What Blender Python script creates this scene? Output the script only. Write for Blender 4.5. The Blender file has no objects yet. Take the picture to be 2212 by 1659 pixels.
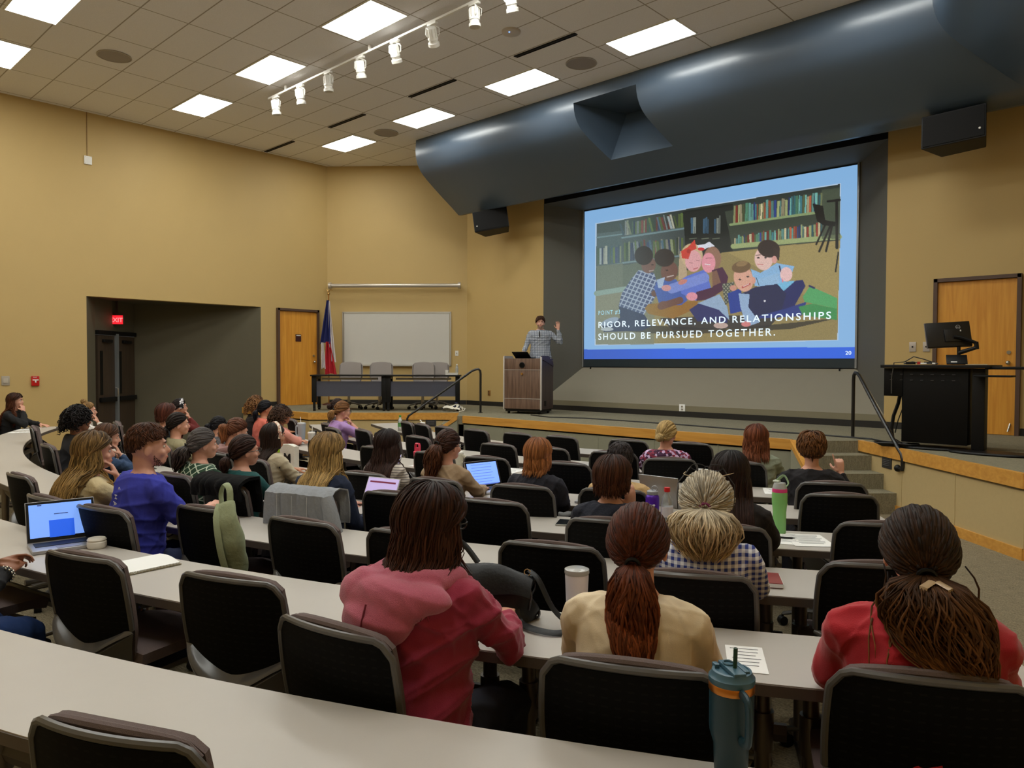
import bpy, bmesh, math, random
import numpy as np
from mathutils import Vector, Matrix, Quaternion
from mathutils.bvhtree import BVHTree
R_=math.radians; sin=math.sin; cos=math.cos; pi=math.pi
SC=bpy.context.scene; COL=SC.collection
rnd=random.Random(7)
# ------------------------------------------------------------ camera, world, exposure
cam_d=bpy.data.cameras.new('camera'); cam=bpy.data.objects.new('camera',cam_d); COL.objects.link(cam)
cam_d.sensor_fit='HORIZONTAL'; cam_d.sensor_width=36.0; cam_d.lens=36.0*1612.2/2212.0
cam_d.clip_start=0.05; cam_d.clip_end=80
YAW,PITCH,ROLL=R_(43.063),R_(-1.516),R_(0.173)
_f=Vector((-sin(YAW)*cos(PITCH),cos(YAW)*cos(PITCH),sin(PITCH)))
_r=Vector((cos(YAW),sin(YAW),0)); _u=_r.cross(_f)
_r2=_r*cos(ROLL)+_u*sin(ROLL); _u2=-_r*sin(ROLL)+_u*cos(ROLL)
cam.matrix_world=Matrix(((_r2.x,_u2.x,-_f.x,0),(_r2.y,_u2.y,-_f.y,0),(_r2.z,_u2.z,-_f.z,1.69),(0,0,0,1)))
SC.camera=cam
W=bpy.data.worlds.new('room_air'); SC.world=W; W.use_nodes=True
W.node_tree.nodes['Background'].inputs[0].default_value=(1,.93,.82,1); W.node_tree.nodes['Background'].inputs[1].default_value=0.05
SC.view_settings.view_transform='Standard'; SC.view_settings.look='None'
SC.view_settings.gamma=1.0; SC.view_settings.use_curve_mapping=False
SC.view_settings.exposure=EXPO=0.0
LAMP=20.0          # radiance of a ceiling light diffuser
SCREEN=0.80        # radiance scale of the projected slide
# ------------------------------------------------------------ materials
def lin(c):
    return tuple(((x/255)/12.92 if x/255<=.04045 else ((x/255+.055)/1.055)**2.4) for x in c)
_m={}
def nt(name):
    m=bpy.data.materials.new(name); m.use_nodes=True; t=m.node_tree
    return m,t,t.nodes['Principled BSDF']
def N(t,typ,**k):
    n=t.nodes.new(typ)
    for a,b in k.items():
        if a.startswith('i_'): n.inputs[int(a[2:])].default_value=b
        else: setattr(n,a,b)
    return n
def coords(t,scale=(1,1,1),rot=(0,0,0),kind='Object'):
    tc=N(t,'ShaderNodeTexCoord'); mp=N(t,'ShaderNodeMapping'); mp.inputs['Scale'].default_value=scale; mp.inputs['Rotation'].default_value=rot
    t.links.new(tc.outputs[kind],mp.inputs[0]); return mp.outputs[0]
def mixc(t,f,a,b):
    n=N(t,'ShaderNodeMix',data_type='RGBA')
    for s,v in ((0,f),(6,a),(7,b)):
        if hasattr(v,'is_output'): t.links.new(v,n.inputs[s])
        elif s==0: n.inputs[0].default_value=v
        else: n.inputs[s].default_value=(*v,1)
    return n.outputs[2]
def mat(name,col,rough=.6,metal=0.,var=.08,vs=6.,bump=0.,bs=80.,scale=(1,1,1),emit=None,spec=None,sheen=0,alpha=None,trans=0):
    if name in _m: return _m[name]
    m,t,p=nt(name); c=lin(col)
    v=coords(t,scale); n=N(t,'ShaderNodeTexNoise'); n.inputs['Scale'].default_value=vs; n.inputs['Detail'].default_value=4; t.links.new(v,n.inputs[0])
    o=mixc(t,n.outputs[0],tuple(x*(1-var) for x in c),tuple(min(1,x*(1+var)) for x in c))
    t.links.new(o,p.inputs['Base Color']); p.inputs['Roughness'].default_value=rough; p.inputs['Metallic'].default_value=metal
    if spec is not None: p.inputs['Specular IOR Level'].default_value=spec
    if sheen: p.inputs['Sheen Weight'].default_value=sheen
    if trans: p.inputs['Transmission Weight'].default_value=trans
    if bump:
        n2=N(t,'ShaderNodeTexNoise'); n2.inputs['Scale'].default_value=bs; n2.inputs['Detail'].default_value=3; t.links.new(v,n2.inputs[0])
        b=N(t,'ShaderNodeBump'); b.inputs['Strength'].default_value=bump; b.inputs['Distance'].default_value=.01; t.links.new(n2.outputs[0],b.inputs['Height']); t.links.new(b.outputs[0],p.inputs['Normal'])
    if emit: p.inputs['Emission Color'].default_value=(*lin(emit[0]),1); p.inputs['Emission Strength'].default_value=emit[1]
    _m[name]=m; return m
def pattern(name,kind,a,b,c=(255,255,255),s=40.,rough=.85):
    """woven or printed cloth: kind gingham / grid / stripes / floral / plaid / dots"""
    if name in _m: return _m[name]
    m,t,p=nt(name); p.inputs['Roughness'].default_value=rough
    v=coords(t,(1,1,1)); A,B,C_=lin(a),lin(b),lin(c)
    def stripe(axis,period,width,src=v):
        sp=N(t,'ShaderNodeSeparateXYZ'); t.links.new(src,sp.inputs[0])
        m1=N(t,'ShaderNodeMath',operation='MULTIPLY'); t.links.new(sp.outputs[axis],m1.inputs[0]); m1.inputs[1].default_value=1/period
        m2=N(t,'ShaderNodeMath',operation='FRACT'); t.links.new(m1.outputs[0],m2.inputs[0])
        m3=N(t,'ShaderNodeMath',operation='LESS_THAN'); t.links.new(m2.outputs[0],m3.inputs[0]); m3.inputs[1].default_value=width
        return m3.outputs[0]
    def op(o,x,y):
        n=N(t,'ShaderNodeMath',operation=o)
        for i,q in enumerate((x,y)):
            if hasattr(q,'is_output'): t.links.new(q,n.inputs[i])
            else: n.inputs[i].default_value=q
        return n.outputs[0]
    per=1/s
    if kind=='gingham':
        f=op('MULTIPLY',op('ADD',stripe(0,per,.5),stripe(2,per,.5)),.5); o=mixc(t,f,A,B)
    elif kind=='grid':
        r=coords(t,(1,1,1),(0,R_(45),0)); f=op('MAXIMUM',stripe(0,per,.16,r),stripe(2,per,.16,r)); o=mixc(t,f,A,B)
    elif kind=='plaid':
        f=op('MAXIMUM',stripe(0,per,.25),stripe(2,per,.25)); o=mixc(t,f,A,B)
    elif kind=='stripes':
        o=mixc(t,stripe(2,per,.3),A,B)
    else:
        vo=N(t,'ShaderNodeTexVoronoi'); vo.inputs['Scale'].default_value=s; t.links.new(v,vo.inputs[0])
        sp=N(t,'ShaderNodeSeparateColor'); t.links.new(vo.outputs['Color'],sp.inputs[0])
        f1=op('GREATER_THAN',sp.outputs[0],.55); f2=op('GREATER_THAN',sp.outputs[1],.68)
        o=mixc(t,f1,A,B); o=mixc(t,f2,o,C_)
    t.links.new(o,p.inputs['Base Color'])
    n2=N(t,'ShaderNodeTexNoise'); n2.inputs['Scale'].default_value=14; n2.inputs['Detail'].default_value=2; t.links.new(v,n2.inputs[0])
    bm_=N(t,'ShaderNodeBump'); bm_.inputs['Strength'].default_value=.35; bm_.inputs['Distance'].default_value=.02; t.links.new(n2.outputs[0],bm_.inputs['Height']); t.links.new(bm_.outputs[0],p.inputs['Normal'])
    _m[name]=m; return m
def wood(name,a,b,axis=2,rough=.4,s=1.):
    if name in _m: return _m[name]
    m,t,p=nt(name); sc=[14*s,14*s,14*s]; sc[axis]=.9*s
    v=coords(t,tuple(sc)); n=N(t,'ShaderNodeTexNoise'); n.inputs['Scale'].default_value=1.6; n.inputs['Detail'].default_value=6; n.inputs['Distortion'].default_value=.6; t.links.new(v,n.inputs[0])
    r=N(t,'ShaderNodeValToRGB'); r.color_ramp.elements[0].position=.3; r.color_ramp.elements[1].position=.7
    r.color_ramp.elements[0].color=(*lin(a),1); r.color_ramp.elements[1].color=(*lin(b),1)
    t.links.new(n.outputs[0],r.inputs[0]); t.links.new(r.outputs[0],p.inputs['Base Color']); p.inputs['Roughness'].default_value=rough
    _m[name]=m; return m
def carpet_mat(name,a,b,rot=0.):
    if name in _m: return _m[name]
    m,t,p=nt(name); v=coords(t,(1,1,1),(0,0,rot),'Object')
    n=N(t,'ShaderNodeTexNoise'); n.inputs['Scale'].default_value=90; n.inputs['Detail'].default_value=2; t.links.new(v,n.inputs[0])
    v2=coords(t,(9,120,9),(0,0,rot)); n2=N(t,'ShaderNodeTexNoise'); n2.inputs['Scale'].default_value=1.3; n2.inputs['Detail'].default_value=2; t.links.new(v2,n2.inputs[0])
    ad=N(t,'ShaderNodeMath',operation='ADD'); t.links.new(n.outputs[0],ad.inputs[0]); t.links.new(n2.outputs[0],ad.inputs[1])
    r=N(t,'ShaderNodeValToRGB'); r.color_ramp.elements[0].position=.8; r.color_ramp.elements[1].position=1.2-.0001
    ml=N(t,'ShaderNodeMath',operation='MULTIPLY'); ml.inputs[1].default_value=.5; t.links.new(ad.outputs[0],ml.inputs[0])
    r.color_ramp.elements[0].position=.38; r.color_ramp.elements[1].position=.62
    r.color_ramp.elements[0].color=(*lin(a),1); r.color_ramp.elements[1].color=(*lin(b),1)
    t.links.new(ml.outputs[0],r.inputs[0]); t.links.new(r.outputs[0],p.inputs['Base Color']); p.inputs['Roughness'].default_value=1; p.inputs['Specular IOR Level'].default_value=.1
    bm_=N(t,'ShaderNodeBump'); bm_.inputs['Strength'].default_value=.5; bm_.inputs['Distance'].default_value=.01; t.links.new(n.outputs[0],bm_.inputs['Height']); t.links.new(bm_.outputs[0],p.inputs['Normal'])
    _m[name]=m; return m
def hair_mat(name,root,tip,dark=.45,rough=.38):
    if name in _m: return _m[name]
    m,t,p=nt(name); at=N(t,'ShaderNodeVertexColor',layer_name='lk'); sp=N(t,'ShaderNodeSeparateColor'); t.links.new(at.outputs[0],sp.inputs[0])
    c1=mixc(t,sp.outputs[1],lin(root),lin(tip))
    mu=N(t,'ShaderNodeMapRange'); mu.inputs[3].default_value=dark; mu.inputs[4].default_value=1.25; t.links.new(sp.outputs[0],mu.inputs[0])
    # fine strands running along each lock
    uv=N(t,'ShaderNodeUVMap'); mp=N(t,'ShaderNodeMapping'); mp.inputs['Scale'].default_value=(26,1.3,1); t.links.new(uv.outputs[0],mp.inputs[0])
    n=N(t,'ShaderNodeTexNoise'); n.inputs['Scale'].default_value=1.; n.inputs['Detail'].default_value=3; t.links.new(mp.outputs[0],n.inputs[0])
    mr=N(t,'ShaderNodeMapRange'); mr.inputs[1].default_value=.35; mr.inputs[2].default_value=.65; mr.inputs[3].default_value=.55; mr.inputs[4].default_value=1.3; t.links.new(n.outputs[0],mr.inputs[0])
    k=N(t,'ShaderNodeMath',operation='MULTIPLY'); t.links.new(mu.outputs[0],k.inputs[0]); t.links.new(mr.outputs[0],k.inputs[1])
    vm=N(t,'ShaderNodeVectorMath',operation='SCALE'); t.links.new(c1,vm.inputs[0]); t.links.new(k.outputs[0],vm.inputs[3]); t.links.new(vm.outputs[0],p.inputs['Base Color'])
    bm_=N(t,'ShaderNodeBump'); bm_.inputs['Strength'].default_value=.6; bm_.inputs['Distance'].default_value=.004; t.links.new(n.outputs[0],bm_.inputs['Height']); t.links.new(bm_.outputs[0],p.inputs['Normal'])
    p.inputs['Roughness'].default_value=rough+.12; p.inputs['Specular IOR Level'].default_value=.18
    _m[name]=m; return m
# ------------------------------------------------------------ mesh building
class G:
    def __init__(s): s.v=[]; s.f=[]; s.uv=None; s.lk=None
    def add(s,vs,fs):
        o=len(s.v); s.v.extend([tuple(v) for v in vs]); s.f.extend([tuple(i+o for i in f) for f in fs]); return s
    def box(s,c,d,M=None):
        x,y,z=[q/2 for q in d]; vs=[Vector((i*x,j*y,k*z)) for i in(-1,1) for j in(-1,1) for k in(-1,1)]
        if M is not None: vs=[M@v for v in vs]
        vs=[v+Vector(c) for v in vs]
        return s.add(vs,[(0,1,3,2),(4,6,7,5),(0,4,5,1),(2,3,7,6),(0,2,6,4),(1,5,7,3)])
    def prism(s,poly,z0,z1):
        n=len(poly); a=sum(poly[i][0]*poly[(i+1)%n][1]-poly[(i+1)%n][0]*poly[i][1] for i in range(n))
        if a<0: poly=poly[::-1]
        vs=[(x,y,z0) for x,y in poly]+[(x,y,z1) for x,y in poly]
        return s.add(vs,[tuple(range(n))[::-1],tuple(range(n,2*n))]+[(i,(i+1)%n,n+(i+1)%n,n+i) for i in range(n)])
    def quad(s,*p): return s.add(p,[tuple(range(len(p)))])
    def tube(s,path,rad,n=8,caps=True,closed=False,flat=1.,up=None,colr=None):
        P=[Vector(p) for p in path]; m=len(P)
        if not hasattr(rad,'__len__'): rad=[rad]*m
        T=[]
        for i in range(m):
            a=P[(i-1)%m] if (i>0 or closed) else P[i]; b=P[(i+1)%m] if (i<m-1 or closed) else P[i]
            d=(b-a); T.append(d.normalized() if d.length>1e-9 else Vector((0,0,1)))
        u=Vector(up) if up else (Vector((0,0,1)) if abs(T[0].z)<.9 else Vector((1,0,0)))
        u=(u-T[0]*u.dot(T[0])).normalized(); vs=[]
        for i in range(m):
            u=(u-T[i]*u.dot(T[i])); u=u.normalized() if u.length>1e-6 else T[i].orthogonal().normalized()
            w=T[i].cross(u); r=rad[i]
            ra,rb=(r if hasattr(r,'__len__') else (r,r*flat))
            for k in range(n):
                a=2*pi*k/n; vs.append(P[i]+w*(ra*cos(a))+u*(rb*sin(a)))
        fs=[]
        for i in range(m if closed else m-1):
            j=(i+1)%m
            for k in range(n): fs.append((i*n+k,i*n+(k+1)%n,j*n+(k+1)%n,j*n+k))
        if caps and not closed: fs+= [tuple(range(n))[::-1],tuple(range((m-1)*n,m*n))]
        return s.add(vs,fs)
    def cyl(s,p,q,r,r2=None,n=16): return s.tube([p,q],[r,r if r2 is None else r2],n)
    def lathe(s,prof,c=(0,0,0),n=24):
        vs=[];k=len(prof)
        for r,z in prof:
            for i in range(n):
                a=2*pi*i/n; vs.append((c[0]+r*cos(a),c[1]+r*sin(a),c[2]+z))
        fs=[(i*n+j,i*n+(j+1)%n,(i+1)*n+(j+1)%n,(i+1)*n+j) for i in range(k-1) for j in range(n)]
        if prof[0][0]>1e-6: fs.append(tuple(range(n))[::-1])
        if prof[-1][0]>1e-6: fs.append(tuple(range((k-1)*n,k*n)))
        return s.add(vs,fs)
    def ell(s,c,r,M=None,nu=16,nv=10):
        vs=[];
        for j in range(nv+1):
            th=pi*j/nv
            for i in range(nu):
                a=2*pi*i/nu; v=Vector((r[0]*sin(th)*cos(a),r[1]*sin(th)*sin(a),r[2]*cos(th)))
                if M is not None: v=M@v
                vs.append(v+Vector(c))
        return s.add(vs,[(j*nu+i,(j+1)*nu+i,(j+1)*nu+(i+1)%nu,j*nu+(i+1)%nu) for j in range(nv) for i in range(nu)])
    def grid(s,fn,nu,nv,thick=0.,flip=False):
        """fn(u,v)->point, u,v in 0..1; thick closes it into a solid along the normals"""
        P=[[Vector(fn(i/nu,j/nv)) for i in range(nu+1)] for j in range(nv+1)]
        W_=nu+1; vs=[p for r in P for p in r]; fs=[(j*W_+i,j*W_+i+1,(j+1)*W_+i+1,(j+1)*W_+i) for j in range(nv) for i in range(nu)]
        if flip: fs=[f[::-1] for f in fs]
        if thick:
            nn=[]
            for j in range(nv+1):
                for i in range(nu+1):
                    du=P[j][min(i+1,nu)]-P[j][max(i-1,0)]; dv=P[min(j+1,nv)][i]-P[max(j-1,0)][i]; q=du.cross(dv); nn.append(q.normalized()*(-1 if flip else 1) if q.length>1e-12 else Vector((0,0,1)))
            o=len(vs); vs=vs+[v-n_*thick for v,n_ in zip(vs,nn)]; fs=fs+[tuple(k+o for k in f[::-1]) for f in fs]
            ed=[(i,i+1) for i in range(nu)]+[(nv*W_+i+1,nv*W_+i) for i in range(nu)]+[((j+1)*W_,j*W_) for j in range(nv)]+[(j*W_+nu,(j+1)*W_+nu) for j in range(nv)]
            fs+=[((b,a,a+o,b+o) if not flip else (a,b,b+o,a+o)) for a,b in ed]
        return s.add(vs,fs)
    def xf(s,M,start=0):
        for i in range(start,len(s.v)): s.v[i]=tuple(M@Vector(s.v[i]))
        return s
def link(name,me,m=None,parent=None):
    if m is not None:
        for q in (m if isinstance(m,(list,tuple)) else [m]): me.materials.append(q)
    o=bpy.data.objects.new(name,me); COL.objects.link(o)
    if parent is not None: o.parent=parent
    return o
def build(name,g,m=None,parent=None,smooth=True,ang=35,bev=0.,seg=2,weld=False):
    me=bpy.data.meshes.new(name); me.from_pydata([tuple(v) for v in g.v],[],g.f); me.validate()
    if bev or weld:
        b=bmesh.new(); b.from_mesh(me)
        if weld: bmesh.ops.remove_doubles(b,verts=b.verts,dist=1e-5)
        if bev:
            bmesh.ops.recalc_face_normals(b,faces=b.faces)
            es=[e for e in b.edges if len(e.link_faces)==2 and e.calc_face_angle(0)>.6]
            bmesh.ops.bevel(b,geom=es,offset=bev,segments=seg,affect='EDGES',profile=.6,clamp_overlap=True)
        b.to_mesh(me); b.free()
    if smooth: me.shade_smooth(); me.set_sharp_from_angle(angle=R_(ang))
    return link(name,me,m,parent)
def tag(o,label=None,cat=None,group=None,kind=None):
    if label: o['label']=label
    if cat: o['category']=cat
    if group: o['group']=group
    if kind: o['kind']=kind
    return o
def empty(name,loc=(0,0,0),rz=0.,label=None,cat=None,group=None):
    o=bpy.data.objects.new(name,None); COL.objects.link(o); o.location=loc; o.rotation_euler=(0,0,rz); o.empty_display_size=.1
    return tag(o,label,cat,group)
def struct(name,g,m,parent=None,**k):
    o=build(name,g,m,parent,**k)
    if parent is None: o['kind']='structure'
    return o
def dup(o,loc=None,rz=None,label=None,group=None,parent=None):
    c=o.copy(); COL.objects.link(c)
    if parent is not None: c.parent=parent
    if loc is not None: c.location=loc
    if rz is not None: c.rotation_euler=(0,0,rz)
    if label: c['label']=label
    if group: c['group']=group
    for ch in list(o.children): dup(ch,parent=c)
    return c
def bake(o,mods):
    """apply modifiers to a mesh object in place"""
    for typ,kw in mods:
        md=o.modifiers.new(typ,typ)
        for a,b in kw.items(): setattr(md,a,b)
    dg=bpy.context.evaluated_depsgraph_get(); dg.update(); me=bpy.data.meshes.new_from_object(o.evaluated_get(dg),depsgraph=dg)
    old=o.data; o.modifiers.clear(); o.data=me; me.name=old.name; bpy.data.meshes.remove(old); return o
def text(name,body,size,m,parent,loc,rot=(pi/2,0,0),ext=.001,align='LEFT',space=1.,sx=1.,bold=0.):
    cu=bpy.data.curves.new(name,'FONT'); cu.body=body; cu.size=size; cu.extrude=ext; cu.align_x=align; cu.space_character=space; cu.offset=bold; cu.resolution_u=3
    o=bpy.data.objects.new(name,cu); COL.objects.link(o); dg=bpy.context.evaluated_depsgraph_get(); dg.update()
    me=bpy.data.meshes.new_from_object(o.evaluated_get(dg),depsgraph=dg); bpy.data.objects.remove(o); bpy.data.curves.remove(cu)
    q=link(name,me,m,parent); q.location=loc; q.rotation_euler=rot; q.scale=(sx,1,1); return q
# ------------------------------------------------------------ the room
XL,YF,ZC,ZD=-15.1,11.95,6.275,.75
M_wall=mat('painted_wall',(193,165,107),.6,var=.03,vs=2,bump=.12,bs=120)
M_olive=mat('olive_paint',(128,121,98),.7,var=.03,vs=2,bump=.1,bs=120)
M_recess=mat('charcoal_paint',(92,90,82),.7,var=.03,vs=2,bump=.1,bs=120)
M_black=mat('black_plastic',(8,8,9),.5,var=.1,spec=.3)
M_base=mat('black_vinyl_base',(30,28,27),.5)
M_alcove=mat('alcove_shaded_paint',(88,82,64),.75,var=.04,bump=.1,bs=120)  # dark olive, with the shade of the unlit alcove put into the colour
M_slate=mat('slate_satin_paint',(74,90,108),.31,var=.04,vs=3,bump=.08,bs=200,spec=.85)
M_wing=mat('tan_wall_cloth',(188,166,118),.9,var=.05,vs=30,bump=.2,bs=300)
M_front=mat('grey_green_wall_cloth',(140,140,122),.9,var=.05,vs=30,bump=.2,bs=300)
M_carpet=carpet_mat('carpet',(104,94,76),(150,139,114))
M_deckc=carpet_mat('stage_carpet',(118,112,94),(146,140,118))
M_maple=wood('maple_trim',(196,138,58),(218,162,78),0,.4)
M_maple_door=wood('maple_door_veneer',(204,136,44),(224,160,62),2,.42)
M_chrome=mat('brushed_steel',(190,188,184),.28,1.,var=.04)
M_white=mat('white_enamel',(232,230,224),.45,var=.02)
M_frame=mat('brown_door_frame',(84,62,50),.5)
M_paper=mat('white_paper',(238,238,236),.8,var=.01)
def ceil_mat():
    m,t,p=nt('ceiling_tile'); v=coords(t); sp=N(t,'ShaderNodeSeparateXYZ'); t.links.new(v,sp.inputs[0])
    def ln(ax,off,per,w):
        a=N(t,'ShaderNodeMath',operation='ADD'); t.links.new(sp.outputs[ax],a.inputs[0]); a.inputs[1].default_value=off
        b=N(t,'ShaderNodeMath',operation='MULTIPLY'); t.links.new(a.outputs[0],b.inputs[0]); b.inputs[1].default_value=1/per
        c=N(t,'ShaderNodeMath',operation='FRACT'); t.links.new(b.outputs[0],c.inputs[0])
        d=N(t,'ShaderNodeMath',operation='LESS_THAN'); t.links.new(c.outputs[0],d.inputs[0]); d.inputs[1].default_value=w/per; return d.outputs[0]
    mx=N(t,'ShaderNodeMath',operation='MAXIMUM'); t.links.new(ln(0,8.975+24.1,1.205,.018),mx.inputs[0]); t.links.new(ln(1,-3.835+6.2,.62,.018),mx.inputs[1])
    n=N(t,'ShaderNodeTexNoise'); n.inputs['Scale'].default_value=70; n.inputs['Detail'].default_value=4; t.links.new(v,n.inputs[0])
    c=mixc(t,n.outputs[0],lin((224,222,222)),lin((240,238,240)))
    o=mixc(t,mx.outputs[0],c,lin((168,160,150))); t.links.new(o,p.inputs['Base Color']); p.inputs['Roughness'].default_value=.95; p.inputs['Specular IOR Level'].default_value=.1
    b=N(t,'ShaderNodeBump'); b.inputs['Strength'].default_value=.25; b.inputs['Distance'].default_value=.01; t.links.new(n.outputs[0],b.inputs['Height']); t.links.new(b.outputs[0],p.inputs['Normal'])
    return m
M_ceil=ceil_mat()
XR,YB=1.45,-2.6
struct('floor',G().box((-8.3,4.8,-.05),(19.9,15.2,.1)),M_carpet,smooth=False)
struct('ceiling',G().box((-6.9,4.7,ZC+.05),(17.2,15.2,.1)),M_ceil,smooth=False)
# left wall with the alcove opening and the maple door
g=G(); T=.2; xc=XL-T/2
g.box((xc,(YB+4.7)/2,ZC/2),(T,4.7-YB,ZC)); g.box((xc,(4.7+8.15)/2,(2.92+ZC)/2),(T,3.45,ZC-2.92)); g.box((xc,(8.15+8.55)/2,ZC/2),(T,.4,ZC))
g.box((xc,(8.55+9.53)/2,(2.88+ZC)/2),(T,.98,ZC-2.88)); g.box((xc,(9.53+9.9)/2,ZC/2),(T,.37,ZC)); g.box((xc,9.04,.37),(T,.98,.75))
struct('wall_left',g,M_wall,smooth=False)
CH0,CH1=Vector((XL,9.83,0)),Vector((-12.6,YF,0)); CHD=(CH1-CH0).normalized(); CHN=Vector((CHD.y,-CHD.x,0))  # normal into the room
def chp(s,z,off=0.): p=CH0+CHD*s+CHN*off; return Vector((p.x,p.y,z))
g=G(); g.prism([tuple(chp(-.1,0)[:2]),tuple(chp((CH1-CH0).length+.05,0)[:2]),tuple(chp((CH1-CH0).length+.1,0,-.2)[:2]),tuple(chp(-.1,0,-.2)[:2])],0,ZC)
struct('wall_chamfer',g,M_wall,smooth=False)
g=G(); g.box(((-12.6-10.27)/2,YF+.1,ZC/2),(2.33,.2,ZC)); g.box(((-3.55+XR)/2,YF+.1,ZC/2),(XR+3.55,.2,ZC)); g.box((-6.91,YF+.1,(5.6+ZC)/2),(6.72,.2,ZC-5.6))
struct('wall_front',g,M_wall,smooth=False)
struct('wall_right',G().box((XR+.1,4.7,ZC/2),(.2,14.6,ZC)),M_wall,smooth=False)
struct('wall_back',G().box((-6.9,YB-.1,ZC/2),(17,.2,ZC)),M_wall,smooth=False)
# screen recess: splayed jambs, header and sill
YS=12.55; xl,xr=-10.27,-3.55; sl,sr=-9.66,-4.15; zb,zt,fb,ft=1.64,4.91,.95,5.05
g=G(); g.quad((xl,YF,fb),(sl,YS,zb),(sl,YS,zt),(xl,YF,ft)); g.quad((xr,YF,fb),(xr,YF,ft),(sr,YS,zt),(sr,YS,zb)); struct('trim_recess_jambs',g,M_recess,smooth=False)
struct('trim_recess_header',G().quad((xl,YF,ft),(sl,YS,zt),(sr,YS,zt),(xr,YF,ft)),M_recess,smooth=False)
struct('trim_recess_sill',G().quad((xl,YF,fb),(xr,YF,fb),(sr,YS,zb),(sl,YS,zb)),mat('sill_paint',(136,129,112),.65,var=.03,bump=.1,bs=120),smooth=False)
struct('trim_recess_front',G().box((-6.91,YF+.05,.855),(6.72,.1,.19)),M_olive,smooth=False)
struct('trim_recess_back',G().box((-6.91,YS+.08,3.2),(6.9,.05,4.8)),M_black,smooth=False)
struct('trim_dark_gap_panel',G().box((-6.91,YF+.06,5.33),(6.72,.1,.56)),M_black,smooth=False)  # black panel painted in for the shaded gap above the header
# soffit: curved slate bulkhead with a projector pocket and a side wing
prof=[(9.92,6.3),(9.9,6.06),(9.91,5.95),(9.93,5.86),(9.97,5.76),(10.03,5.67),(10.1,5.6),(10.2,5.52),(10.4,5.38),(10.64,5.22),(10.88,5.07),(11.1,4.92)]
def mitre(y): return -2.47+(y-9.92)*.78
def strip(g,x0f,x1f,pr_,nx=1):
    o=len(g.v); n=len(pr_)
    for i in range(nx+1):
        for y,z in pr_: a,b=x0f(y),x1f(y); g.v.append((a+(b-a)*i/nx,y,z))
    g.f+=[(o+i*n+j,o+(i+1)*n+j,o+(i+1)*n+j+1,o+i*n+j+1) for i in range(nx) for j in range(n-1)]
nL=lambda y:-7.86+.33*(y-9.92); nR=lambda y:-6.62+.3*(y-9.92)
g=G(); strip(g,lambda y:-11.98,nL,prof); strip(g,nR,mitre,prof); strip(g,nL,nR,prof[:2]); strip(g,nL,nR,prof[-3:]) ; 
yb=11.16; g.quad(*[(-11.98,y,z) for y,z in prof],(-11.98,yb,4.92),(-11.98,yb,6.3))
g.quad((-11.98,11.1,4.92),(mitre(11.1),11.1,4.92),(mitre(11.1),yb,4.92),(-11.98,yb,4.92)); g.quad((-11.98,yb,4.92),(mitre(yb),yb,4.92),(mitre(yb),yb,6.3),(-11.98,yb,6.3))
struct('trim_soffit',g,M_slate,ang=25,weld=True)
g=G(); mid=prof[1:-2]; yk=10.95
for f in (nL,nR):                      # pocket side walls
    g.f.append(tuple(range(len(g.v),len(g.v)+len(mid)+1))); g.v+=[(f(y),y,z) for y,z in mid]+[(f(yk),yk,6.06)]
a,b=mid[0],mid[-1]; g.quad((nL(b[0]),b[0],b[1]),(nR(b[0]),b[0],b[1]),(nR(yk),yk,6.06),(nL(yk),yk,6.06)); g.quad((nL(a[0]),a[0],a[1]),(nR(a[0]),a[0],a[1]),(nR(yk),yk,6.06),(nL(yk),yk,6.06))
struct('trim_projector_pocket',g,M_slate,smooth=False)
g=G(); wd=Vector((.26,-.966,0)); o=0; n=len(prof)
for k in (0,3.2): g.v+=[(mitre(y)+wd.x*k,y+wd.y*k,z) for y,z in prof]
g.f+=[(j,j+1,n+j+1,n+j) for j in range(n-1)]; struct('trim_soffit_wing',g,M_slate,ang=25)
# stage
mir=lambda p:(-13.67-p[0],)+tuple(p[1:])
deck=[(-9.92,9.17),(-9.84,9.25),(-3.83,9.25),(-3.75,9.17),(-3.17,9.75),(-1.15,7.73),(XR,7.73),(XR,YF),(-12.6,YF),(XL,9.83),(XL,7.73),(-12.52,7.73),(-10.5,9.75)]
struct('floor_stage',G().prism(deck,.6,ZD),M_deckc,smooth=False)
def facia(name,pts,mtl,h0=0.,h1=.63,base=True,wood_h=.125):
    g=G(); w=G(); b=G()
    for (p,q) in zip(pts,pts[1:]):
        p=Vector((*p,0)); q=Vector((*q,0)); d=(q-p).normalized(); nrm=Vector((d.y,-d.x,0))
        def slab(G_,off0,off1,z0,z1,e=0.):
            a,b_=p-d*e,q+d*e; P=[a+nrm*off0,b_+nrm*off0,b_+nrm*off1,a+nrm*off1]; G_.prism([tuple(x[:2]) for x in P],z0,z1)
        slab(g,-.06,.0,h0,h1); slab(w,-.04,.022,ZD-wood_h,ZD+.006,.01)
        if base: slab(b,-.02,.016,0,.1,.01)
        L=(q-p).length; k=int(L/1.2)
        for i in range(1,k+1):           # panel joints
            c=p+d*(L*i/(k+1)); g.box((c.x+nrm.x*.0005,c.y+nrm.y*.0005,(h0+h1)/2),(.008,.008,h1-h0-.02),Matrix.Rotation(math.atan2(d.y,d.x),3,'Z'))
    struct('trim_'+name+'_panel',g,mtl,smooth=False); struct('trim_'+name+'_nosing',w,M_maple,smooth=False)
    if base: struct('trim_'+name+'_base',b,M_maple,smooth=False)
facia('stage_front',[(-9.84,9.25),(-3.83,9.25)],M_front)
facia('right_wing',[(-3.17,9.75),(-1.15,7.73),(XR,7.73)],M_wing)
facia('left_wing',[(XL,7.73),(-12.52,7.73),(-10.5,9.75)],M_wing)
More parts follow.
